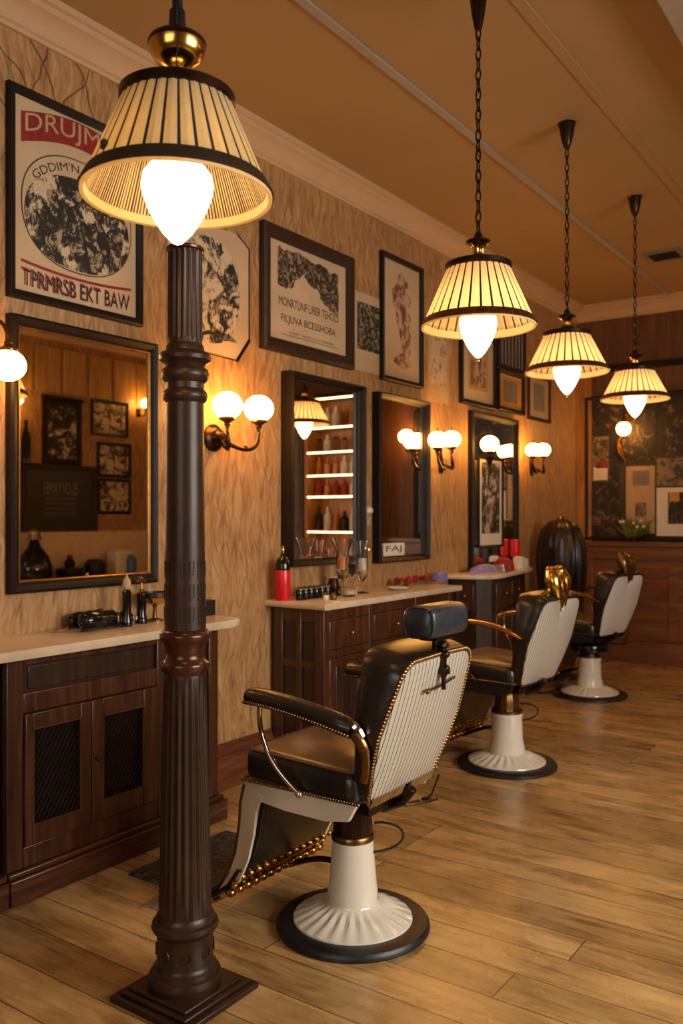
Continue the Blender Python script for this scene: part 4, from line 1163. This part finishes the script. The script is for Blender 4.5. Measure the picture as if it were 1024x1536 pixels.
# gold stand with dish
x, y = WU(232, .10)
t = lathe_thing('brass_dish_stand', 'brass footed dish with black rim behind the spray bottles, by the column', 'dish', (x, y, Z1), [('foot', [(.04, 0), (.04, .006), (.012, .014), (.008, .05), (.012, .075)], 'oldbrass'), ('bowl', [(.012, .07), (.05, .085), (.062, .11), (.058, .112), (.04, .09)], 'brass'), ('rim', [(.060, .108), (.066, .112), (.066, .13), (.058, .134), (.056, .12)], 'blackmat')])
x, y = WU(309, .14)
t = tag(MB().box((-.03, -.035, 0), (.03, .035, .075)).build('dark_box', 'grey_paper', None, bev=.003, loc=(x, y, Z1)), 'small upright dark grey box at the round end of the left worktop', 'box')
t.data.materials[0] = M['blackmat']

# counter 2
x, y = WU(424, .09)
t = lathe_thing('red_bottle', 'red bottle with black shoulders and gold stopper at the left end of the central worktop', 'bottle', (x, y, Z2), [('body', [(.040, 0), (.042, .004), (.042, .165), (.041, .168)], 'red'), ('shoulder', [(.0415, .168), (.0415, .20), (.034, .225), (.018, .24), (.012, .25), (.011, .27)], 'black'), ('stopper', [(.010, .268), (.012, .275), (.009, .29), (.004, .302)], 'brass')])
proto = lathe_thing('small_jar', 'jar 1', 'jar', (0, 0, Z2), [('glass', [(.018, 0), (.021, .004), (.021, .05), (.018, .056)], 'black'), ('lid', [(.019, .056), (.0195, .06), (.0195, .07), (.015, .073)], 'chrome')], 'row of small dark jars on the central worktop')
proto['label'] = 'small black jar in the row of dark jars beside the red bottle'
for i in range(6):
    o = proto if i == 0 else copy_tree(proto)
    uu = 449 + i * 8.2; x, y = WU(uu, .16); o.location = (x, y, Z2)
# glassware cluster
x, y = WU(523, .26)
t = lathe_thing('glass_bowl', 'low cut-glass bowl in front of the tall glasses on the central worktop', 'bowl', (x, y, Z2), [('glass', [(.03, 0), (.045, .008), (.055, .04), (.06, .062), (.056, .062), (.05, .04), (.04, .014), (.001, .01)], 'glass')])
MB().lathe([(.001, .012), (.04, .016), (.048, .038), (.001, .042)], n=20).build('contents', 'bone', t)
def stemware(label, u, v, s, mat, flare=1.0):
    x, y = WU(u, v)
    t = thing('tall_glass', label, 'glass', (x, y, Z2))
    MB().lathe([(.032 * s, 0), (.032 * s, .004), (.006 * s, .012), (.005 * s, .05 * s), (.02 * s, .07 * s), (.028 * s, .10 * s), (.024 * s, .17 * s), (.03 * s * flare, .225 * s), (.027 * s * flare, .225 * s), (.02 * s, .17 * s), (.02 * s, .1 * s), (.001, .08 * s)], n=24).build('glass', 'glass', t)
    MB().lathe([(.001, .082 * s), (.019 * s, .10 * s), (.018 * s, .15 * s), (.001, .151 * s)], n=16).build('contents', mat, t)
    return t
stemware('tall flared glass at the left of the glassware cluster', 513, .17, 1.5, 'amber', 1.6)
stemware('tall stemmed glass at the right of the glassware cluster, nearest the plain mirror', 543, .2, 1.4, 'bone')
stemware('shorter dark glass behind the low cut-glass bowl', 528, .12, 1.15, 'bronze')
x, y = WU(500, .09)
t = lathe_thing('dark_cup', 'dark rounded cup between the small jars and the glassware', 'cup', (x, y, Z2), [('cup', [(.03, 0), (.036, .03), (.034, .07), (.028, .085), (.03, .095)], 'bronze'), ('saucer_top', [(.03, .095), (.045, .10), (.04, .106), (.001, .108)], 'bone')])
for i, (u, v, c, lb) in enumerate(((489, .26, 'bone', 'tiny white pot right of the dark jars'), (500, .30, 'oldbrass', 'tiny brassy pot in front of the glassware'))):
    x, y = WU(u, v); lathe_thing('small_pot', lb, 'pot', (x, y, Z2), [('pot', [(.016, 0), (.02, .01), (.018, .026)], c), ('lid', [(.018, .026), (.012, .034), (.004, .042)], 'oldbrass')])
x, y = P(541, 812, 1.1)
t = thing('white_cylinder_lamp', 'tall glass cylinder with brass base hung between the two central mirrors', 'cylinder jar', (WX + .03, 4.68, 1.20))
MB().lathe([(.03, 0), (.034, .005), (.034, .02), (.028, .028)], n=20).build('base', 'brass', t)
MB().lathe([(.024, .028), (.024, .24)], n=20).build('tube', 'glass', t)
MB().lathe([(.028, .24), (.036, .25), (.036, .27), (.02, .285), (.001, .288)], n=20).build('top', 'bone', t)
MB().box((-.03, -.01, .01), (0, .01, .02)).build('hook', 'brass', t)
# plate with red flowers
x, y = WU(596, .25)
lathe_thing('white_plate', 'small white plate in front of the red flowers on the central worktop', 'plate', (x, y, Z2), [('plate', [(.03, 0), (.05, .006), (.07, .014), (.068, .017), (.045, .010), (.001, .008)], 'bone')])
def flower_bunch(label, x, y, z, seed, n=7):
    random.seed(seed); t = thing('red_flowers', label, 'flowers', (x, y, z))
    for i in range(n):
        a = random.uniform(0, 2 * PI); r = random.uniform(0, .05); c = (r * math.cos(a), r * 1.6 * math.sin(a), random.uniform(.022, .05))
        m = MB()
        for k in range(7):
            b = 2 * PI * k / 7; m.ball((c[0] + .013 * math.cos(b), c[1] + .013 * math.sin(b), c[2]), .011, 8)
        m.ball((c[0], c[1], c[2] + .008), .012, 8); m.build('bloom', 'crimson', t)
    m = MB()
    for i in range(6):
        a = i * 1.05; m.tube([(0, 0, .008), (.05 * math.cos(a), .08 * math.sin(a), .01)], [.003, .009], 5, flat=(1.5, .4))
    m.build('leaves', 'green', t); return t
x, y = WU(604, .12); flower_bunch('left bunch of crimson flowers lying on the central worktop', x, y, Z2, 3)
x, y = WU(634, .13); flower_bunch('right darker bunch of crimson flowers near the lilac packet', x, y, Z2, 5)
x, y = WU(660, .12)
tag(MB().box((-.03, -.06, 0), (.03, .06, .065)).build('lilac_packet', 'purple', None, bev=.006, loc=(x, y, Z2)), 'small lilac patterned packet at the right end of the central worktop', 'packet')

# counter 3
def lump(name, label, cat, mat, loc, rx_, ry_, rz_, seed):
    random.seed(seed); m = MB(); vs = []; N = 20; K = 8; ph = random.random() * 6
    loops = []
    for i in range(K + 1):
        t_ = PI * .5 * i / K; lp = []
        for k in range(N):
            a = 2 * PI * k / N; r = math.cos(t_) * (1 + .14 * math.sin(3 * a + ph) + .08 * math.sin(7 * a + ph * 2 + i)); r = max(r, .02)
            lp.append((rx_ * r * math.cos(a), ry_ * r * math.sin(a), rz_ * math.sin(t_)))
        loops.append(lp)
    return tag(m.loft(loops).build(name, mat, None, angle=70, loc=loc), label, cat)
x, y = P(722, 851, Z3); lump('lilac_cloth', 'crumpled lilac cloth on the far bow-fronted worktop', 'cloth', 'purple', (-2.95, 6.15, Z3), .07, .22, .07, 2)
x, y = P(755, 852, Z3)
t = lathe_thing('maroon_bowl', 'dark maroon bowl upturned on the far worktop under the leaning photograph', 'bowl', (-2.95, 6.52, Z3), [('shell', [(.085, 0), (.09, .01), (.085, .05), (.06, .085), (.02, .10), (.001, .102)], 'crimson'), ('knob', [(.012, .10), (.014, .112), (.004, .12)], 'crimson')])
tag(MB().box((-.05, -.05, 0), (.05, .05, .03)).box((-.04, -.04, .03), (.04, .04, .06)).build('silver_box', 'chrome', None, bev=.004, loc=(-2.87, 6.30, Z3)), 'small silvery box at the front of the far worktop', 'box')
x, y = -3.03, 6.95
t = lathe_thing('red_vase', 'tall bright red vase at the back of the far worktop beside the mirror', 'vase', (x, y - .02, Z3), [('foot', [(.03, 0), (.032, .006), (.012, .02), (.010, .07)], 'crimson'), ('body', [(.010, .07), (.036, .09), (.046, .14), (.042, .20), (.045, .235), (.038, .24), (.001, .22)], 'red')])
tag(MB().box((-.04, -.03, 0), (.04, .03, .09)).box((-.03, -.02, .09), (.03, .02, .1)).build('white_carton', 'bone', None, bev=.003, loc=(-2.965, 6.86, Z3)), 'left white carton beside the red vase', 'carton')
tag(MB().box((-.035, -.035, 0), (.035, .035, .075)).lathe([(.02, .075), (.02, .085)], n=12).build('white_carton', 'mat_white', None, bev=.003, loc=(-2.985, 7.00, Z3)), 'right white carton at the end of the far worktop', 'carton')

# floor mat and grey plate by the near chair
tag(MB().loft([[(-2.66, 2.33, 0.0005), (-2.22, 2.33, 0.0005), (-2.22, 2.90, 0.0005), (-2.66, 2.90, 0.0005)], [(-2.655, 2.335, .012), (-2.225, 2.335, .012), (-2.225, 2.895, .012), (-2.655, 2.895, .012)]]).build('floor_mat', 'carpet', None, smooth=False), 'dark grey speckled floor mat in front of the nearest chair', 'mat')
a = [onz(u, v) for u, v in ((212, 1361), (238, 1344), (268, 1344), (262, 1362))]
tag(MB().loft([[(p[0], p[1], .0005) for p in a], [(p[0], p[1], .006) for p in a]]).build('grey_tread', 'grime', None, bev=.001), 'small grey metal tread on the floor left of the column shaft', 'floor plate')

# ------------------------------------------------------------------ back corner: domed armchair
t = thing('domed_armchair', 'black ribbed dome-backed armchair in the far corner beyond the counter', 'armchair', (-2.785, 7.36, 0), -.62)
N = 96; loops = []
prof = [(.20, .62), (.232, .72), (.252, .85), (.262, 1.0), (.258, 1.12), (.235, 1.23), (.195, 1.315), (.135, 1.372), (.06, 1.398), (.01, 1.402)]
for r, h in prof:
    r *= 1.14
    loops.append([((r * (1 - .05 * abs(math.sin(k * 2 * PI / N * 9)))) * math.cos(2 * PI * k / N) , (r * .6 * (1 - .05 * abs(math.sin(k * 2 * PI / N * 9)))) * math.sin(2 * PI * k / N), h) for k in range(N)])
MB().loft(loops).build('ribbed_dome', 'dome', t, angle=70)
MB().lathe([(.03, 1.395), (.034, 1.405), (.02, 1.42), (.012, 1.43)], n=16).build('finial', 'oldbrass', t)
MB().lathe([(.19, .34), (.2, .38), (.2, .6), (.18, .64)], n=40).build('seat_drum', 'leather', t)
MB().lathe([(.15, 0), (.15, .03), (.04, .05), (.04, .34)], n=32).build('pedestal', 'blackmat', t)

# ------------------------------------------------------------------ photo board on the back wall
def bx(u, v): x, z = ony(u, v, BY - .03); return x, z
x0, zt = bx(879, 596); _, zb = bx(879, 808)
x0 = bx(877, 700)[0]; zt = 2.62; zb = 1.185; x1 = -1.15
t = wall_thing('photo_board', 'big black-framed board of dark photographs and papers on the back wall', 'notice board', (x0 + x1) / 2, (zt + zb) / 2, None, 'back')
W_, H_ = x1 - x0, zt - zb
frame_ring(W_, H_, .05, .04, 'frame', t); cxb, czb = (x0 + x1) / 2, (zt + zb) / 2
rectpart(-W_ / 2 + .03, W_ / 2 - .03, -H_ / 2 + .03, H_ / 2 - .03, .002, .012, 'backing_board', 'blackmat', t)
def brd(u0, v0, u1, v1, name, mat, d=.016, label=None, d0=.012):
    a = bx(u0, (v0 + v1) / 2)[0] - cxb; b = bx(u1, (v0 + v1) / 2)[0] - cxb
    c = bx((u0 + u1) / 2, v0)[1] - czb; e = bx((u0 + u1) / 2, v1)[1] - czb
    c = min(c, H_ / 2 - .05); return rectpart(a, b, e, c, d0, d, name, mat, t, label=label)
brd(885, 600, 983, 694, 'photograph', 'photo', label='large brown photograph')
brd(990, 605, 1060, 680, 'photograph', 'photo', label='dark photograph at the upper right')
brd(884, 700, 928, 805, 'photograph', 'photo', .0155, label='dark lower left photograph')
brd(984, 686, 1060, 728, 'photograph', 'photo4', .0155)
p = brd(938, 699, 981, 800, 'paper_notice', 'tan_paper', .018, label='tan printed notice')
brd(948, 706, 973, 728, 'printed_emblem', 'grey_paper', .020, d0=.018)
brd(952, 754, 968, 775, 'printed_emblem', 'photo4', .020, d0=.018)
p = brd(984, 731, 1060, 806, 'paper_notice', 'mat_white', .018, label='pale mount')
brd(1001, 738, 1060, 786, 'photograph', 'photo', .020, d0=.018)
brd(1003, 738, 1018, 752, 'photograph', 'gold_paper', .022, d0=.02)
# bottle photo with red-white label
brd(886, 655, 912, 722, 'photograph', 'photo4', .017); brd(889, 700, 910, 720, 'bottle_label', 'mat_white', .019, d0=.017); brd(893, 692, 910, 702, 'bottle_label', 'crimson', .019, d0=.017)
# globe lamp in front of the board
t = thing('wall_lamp', 'single small globe lamp in front of the photo board', 'wall lamp', (0, 0, 0), 0)
gx, gz = ony(935, 643, BY - .2); 
c = (gx, BY - .2, gz); g, zb_ = globe_unit(t, c, .068, up=False, sq=1.0)
MB().tube(bez((gx, BY - .03, gz + .12), (gx, BY - .12, gz + .16), (gx, BY - .2, gz + .16), (gx, BY - .2, zb_ - .004)), .008, 8).box((gx - .03, BY - .032, gz + .06), (gx + .03, BY - .018, gz + .18)).build('arm', 'oldbrass', t)
m = MB().tube(bez((gx - .04, BY - .04, gz - .04), (gx - .13, BY - .08, gz - .12), (gx - .10, BY - .08, gz - .22), (gx - .02, BY - .05, gz - .30)), .012, 8).tube([(gx - .1, BY - .05, gz - .1), (gx - .03, BY - .05, gz - .32)], [.016, .008], 8)
m.build('gilt_scroll', 'gilt', t)
# a small leaning card on the top rail
x, z = ony(962, 588, BY - .06)
# potted plant on the ledge
px0, _ = ony(950, 800, BY - .07)
t = thing('potted_plant', 'yellow-green leafy plant on the back ledge in front of the photo board', 'plant', (px0, BY - .076, 1.175))
MB().lathe([(.03, 0), (.034, .03), (.036, .045), (.03, .045)], n=20).build('pot', 'bronze', t)
random.seed(11); m = MB()
for i in range(70):
    bx_ = random.uniform(-.16, .16); a = random.uniform(-.5, .5); L = random.uniform(.08, .24)
    b0 = (bx_ * .3, random.uniform(-.02, .02), .04); b1 = (bx_, random.uniform(-.03, .012), .04 + L * .7); b2 = (bx_ + a * .1, random.uniform(-.04, .016), .02 + L)
    m.tube([b0, b1, b2], [.003, .011, .002], 5, flat=(1.4, .35))
m.build('foliage', 'green', t)
m = MB()
for i in range(6): m.ball((random.uniform(-.12, .12), random.uniform(-.04, .0), random.uniform(.14, .22)), .016, 8)
m.build('blossoms', 'bone', t)

# ceiling vent
x, y = -1.86, 7.2
t = thing('ceiling_vent', 'small dark grille flush in the ceiling at the right edge', 'vent', (x, y, CZ - .02))
m = MB().box((-.14, -.14, 0), (.14, -.11, .02)).box((-.14, .11, 0), (.14, .14, .02)).box((-.14, -.11, 0), (-.11, .11, .02)).box((.11, -.11, 0), (.14, .11, .02)); m.build('frame', 'grey_paper', t)
m = MB()
for k in range(8): m.box((-.11, -.10 + k * .028, .004), (.11, -.088 + k * .028, .018))
m.build('slats', 'blackmat', t)

# ------------------------------------------------------------------ the unseen side of the room, reflected in the mirrors
def rv(u, v):            # a point on the right wall as seen in the left mirror
    return onx(u, v, 2 * MX - RX + .02)
def rpic(label, u0, v0, u1, v1, fm, pm, name='framed_picture', fw=.035):
    ya, z0 = rv(u0, v1); yb, _ = rv(u1, v1); _, z1 = rv((u0 + u1) / 2, v0); _, z0 = rv((u0 + u1) / 2, v1)
    return picture(name, label, ya, yb, z0, z1, fw, .03, fm, pm, 'right')
t, o = rpic('black-framed engraving reflected at the top centre of the large left mirror', 70, 600, 128, 697, 'frame', 'cut1', fw=.07)
MB().box((0, -.27, .36), (.05, .27, .40)).build('cornice', 'frame', t, bev=.005)
rpic('small framed picture reflected at the upper right of the large left mirror', 143, 601, 198, 654, 'frame', 'photo2')
rpic('small framed street picture reflected second from top in the right row of the large mirror', 152, 664, 202, 716, 'frame', 'photo2')
rpic('small framed picture of a rider reflected lowest in the right row of the large mirror', 153, 718, 202, 771, 'frame', 'cut2')
t, o = rpic('wide dark sign board with pale lettering reflected in the large left mirror', 38, 697, 152, 803, 'frame_b', 'blackmat', 'sign_board', .07)
# lettering on the sign: the right wall object is rotated half a turn, its reader faces it directly
lettering('ELOVYAMEI', .44, .14, 'grey_paper', t, 0, .13, o + .002)
for k in range(4): lettering('nobumwenoch asvbwo', .42, .03, 'grey_paper', t, 0, .02 - k * .055, o + .002, name='small_lettering')
# console under them
ya, zc = rv(30, 873); yb, _ = rv(218, 868); zc = .70
t = thing('console_table', 'low dark console table along the opposite wall, reflected in the large left mirror', 'console table', (RX - .02, (ya + yb) / 2, 0), PI)
L_ = abs(yb - ya) / 2 + .3
MB().box((0, -L_, zc - .04), (.42, L_, zc)).build('table_top', 'mahog_y', t, bev=.005)
for sx in (.04, .38):
    for sy in (-L_ + .05, L_ - .05): MB().box((sx - .03, sy - .03, 0), (sx + .03, sy + .03, zc - .04)).build('leg', 'mahog', t, bev=.004)
def rc(u, dx=.22):
    yv, _ = onx(u, 860, 2 * MX - (RX - dx)); return (RX - dx, yv, zc)
lathe_thing('glass_demijohn', 'big dark round-bodied flask with crystal stopper, reflected lower left in the large mirror', 'flask', rc(57), [('body', [(.14, 0), (.18, .06), (.19, .18), (.15, .30), (.07, .40), (.05, .46)], 'black'), ('stopper', [(.05, .46), (.08, .48), (.06, .53), (.07, .56), (.02, .6)], 'chrome')])
lathe_thing('dark_bowl', 'left dark bowl on the reflected console table', 'bowl', rc(110), [('bowl', [(.08, 0), (.13, .05), (.15, .15), (.1, .16)], 'blackmat'), ('figure', [(.05, .16), (.06, .22), (.03, .26), (.03, .3)], 'bronze')])
lathe_thing('dark_bowl', 'right dark pot on the reflected console table beside the pale towel box', 'bowl', rc(148), [('bowl', [(.1, 0), (.12, .08), (.12, .2), (.07, .24)], 'blackmat')])
p = rc(187); tag(MB().box((-.1, -.14, 0), (.1, .14, .33)).build('towel_box', 'mat_white', None, bev=.03, loc=p), 'pale rounded towel box on the reflected console table', 'box')
p = rc(203, .36); tag(MB().lathe([(.05, 0), (.055, .01), (.055, .22), (.03, .25), (.03, .28)], n=20).build('blue_bottle', 'blueglass', None, loc=p), 'blue bottle in front of the reflected towel box', 'bottle')
# lamp bottle on top of the sign
yv, zv = rv(42, 697)
t = lathe_thing('black_decanter', 'black bottle standing on the reflected sign board', 'bottle', (RX - .05, yv, zv + .02 - .0), [('body', [(.001, 0), (.045, .0), (.045, .28), (.03, .34), (.02, .38), (.02, .46)], 'black')])
t = tag(MB().box((-.07, -.12, -.02), (.048, .12, 0)).build('wall_bracket', 'frame', None, loc=(RX - .05, yv, zv + .02)), 'small dark bracket shelf holding the reflected black bottle', 'shelf')

# lit bottle shelves on the far part of the back wall, seen in the deep-framed mirror
def bv(u, v, y=BY - .40): 
    xv, z = ony(u, v, y); return 2 * (WX + .036) - xv, z
xa, zt_ = bv(463, 588); xb, zb_ = bv(538, 800)
x0s, x1s = min(xa, xb), max(xa, xb)
M['shelfwood'] = wood('honey_shelf_wood', (150, 96, 44), (186, 128, 66), (210, 156, 92), 0.4, 'z')
t = thing('bottle_shelf', 'honey wood shelves lit from within against the back wall, reflected in the deep-framed mirror', 'shelf unit', ((x0s + x1s) / 2, BY - .1, 0))
hwS = (x1s - x0s) / 2 + .02
levels = [bv(495, v)[1] for v in (596, 640, 677, 712, 744, 797)]
m = MB().box((-hwS - .05, -.3, .2), (-hwS, 0, levels[0] + .06)).box((hwS, -.3, .2), (hwS + .05, 0, levels[0] + .06)).box((-hwS, -.02, .2), (hwS, 0, levels[0] + .06)).box((-hwS, -.3, .2), (hwS, 0, .25))
m.build('cabinet_frame', 'shelfwood', t)
for z in levels:
    s_ = MB().box((-hwS, -.3, z - .012), (hwS, -.02, z + .006)).build('shelf', 'shelfwood', t)
    MB().box((-hwS, -.305, z - .018), (hwS, -.295, z - .002)).build('light_strip', 'strip', s_)
random.seed(21)
bottles = []
for (li, mats) in enumerate((('bone', 'amber', 'glass'), ('bone', 'glass', 'amber'), ('bone', 'mat_white', 'amber'), ('amber', 'crimson', 'bone'), ('bronze', 'amber', 'bone'))):
    z = levels[li + 1] + .006; n = int(2 * hwS / .125); top_ = levels[li] - z - .05
    for k in range(n):
        h = min(top_, random.uniform(.2, .3)); r = random.uniform(.042, .055); mt = random.choice(mats)
        X = (x0s + x1s) / 2 - hwS + .07 + k * (2 * hwS - .14) / max(1, n - 1)
        o = MB().lathe([(r, 0), (r, h * .6), (r * .4, h * .75), (r * .36, h)], n=14).build('shelf_bottle', mt, None, loc=(X, BY - .26, z))
        tag(o, ('topmost', 'second', 'middle', 'fourth', 'lowest')[li] + ' shelf bottle on the lit shelves reflected in the deep-framed mirror', 'bottle', 'bottles on the ' + ('topmost', 'second', 'middle', 'fourth', 'lowest')[li] + ' lit shelf')
# grey cupboard beside the shelves
xa, _ = bv(428, 700); 
t = thing('grey_cupboard', 'tall grey-black cupboard beside the lit bottle shelves, reflected in the deep-framed mirror', 'cupboard', (x1s + .50, BY - .1, 0))
MB().box((-.36, -.25, 0), (.36, 0, 2.75)).build('body', 'grey_paper', t, bev=.01)
MB().box((-.33, -.27, .1), (-.01, -.25, 2.6)).build('door', 'grey_paper', t, bev=.006); MB().box((.01, -.27, .1), (.33, -.25, 2.6)).build('door', 'grey_paper', t, bev=.006)
# globe lamp on the back wall, reflected in the plain mirror
gx, gz = bv(611, 655, BY - .16)
t = thing('wall_lamp', 'globe wall lamp on the back wall seen only reflected in the plain mirror', 'wall lamp', (gx, BY, gz), -PI / 2)
g, zb_ = globe_unit(t, (.16, 0, 0), .09)
MB().tube(bez((.0, 0, -.1), (.08, 0, -.2), (.16, 0, -.2), (.16, 0, zb_)), .009, 8).box((0, -.03, -.16), (.012, .03, -.06)).build('arm', 'bronze', t)

# opposite wall lamps: first seen in the left mirror, second added to light the pictures
for (u, v, lb) in ((214, 606, 'small globe lamp on the opposite wall, reflected at the right of the large left mirror'), (20, 600, 'added globe lamp to brighten the opposite wall, beyond the left edge of the large mirror')):
    yv, zv = rv(u, v)
    t = thing('wall_lamp', lb, 'wall lamp', (RX, yv, zv), PI)
    g, zb_ = globe_unit(t, (.14, 0, 0), .065)
    MB().tube(bez((.0, 0, -.1), (.07, 0, -.17), (.14, 0, -.16), (.14, 0, zb_)), .008, 8).box((0, -.03, -.15), (.012, .03, -.05)).build('arm', 'bronze', t)
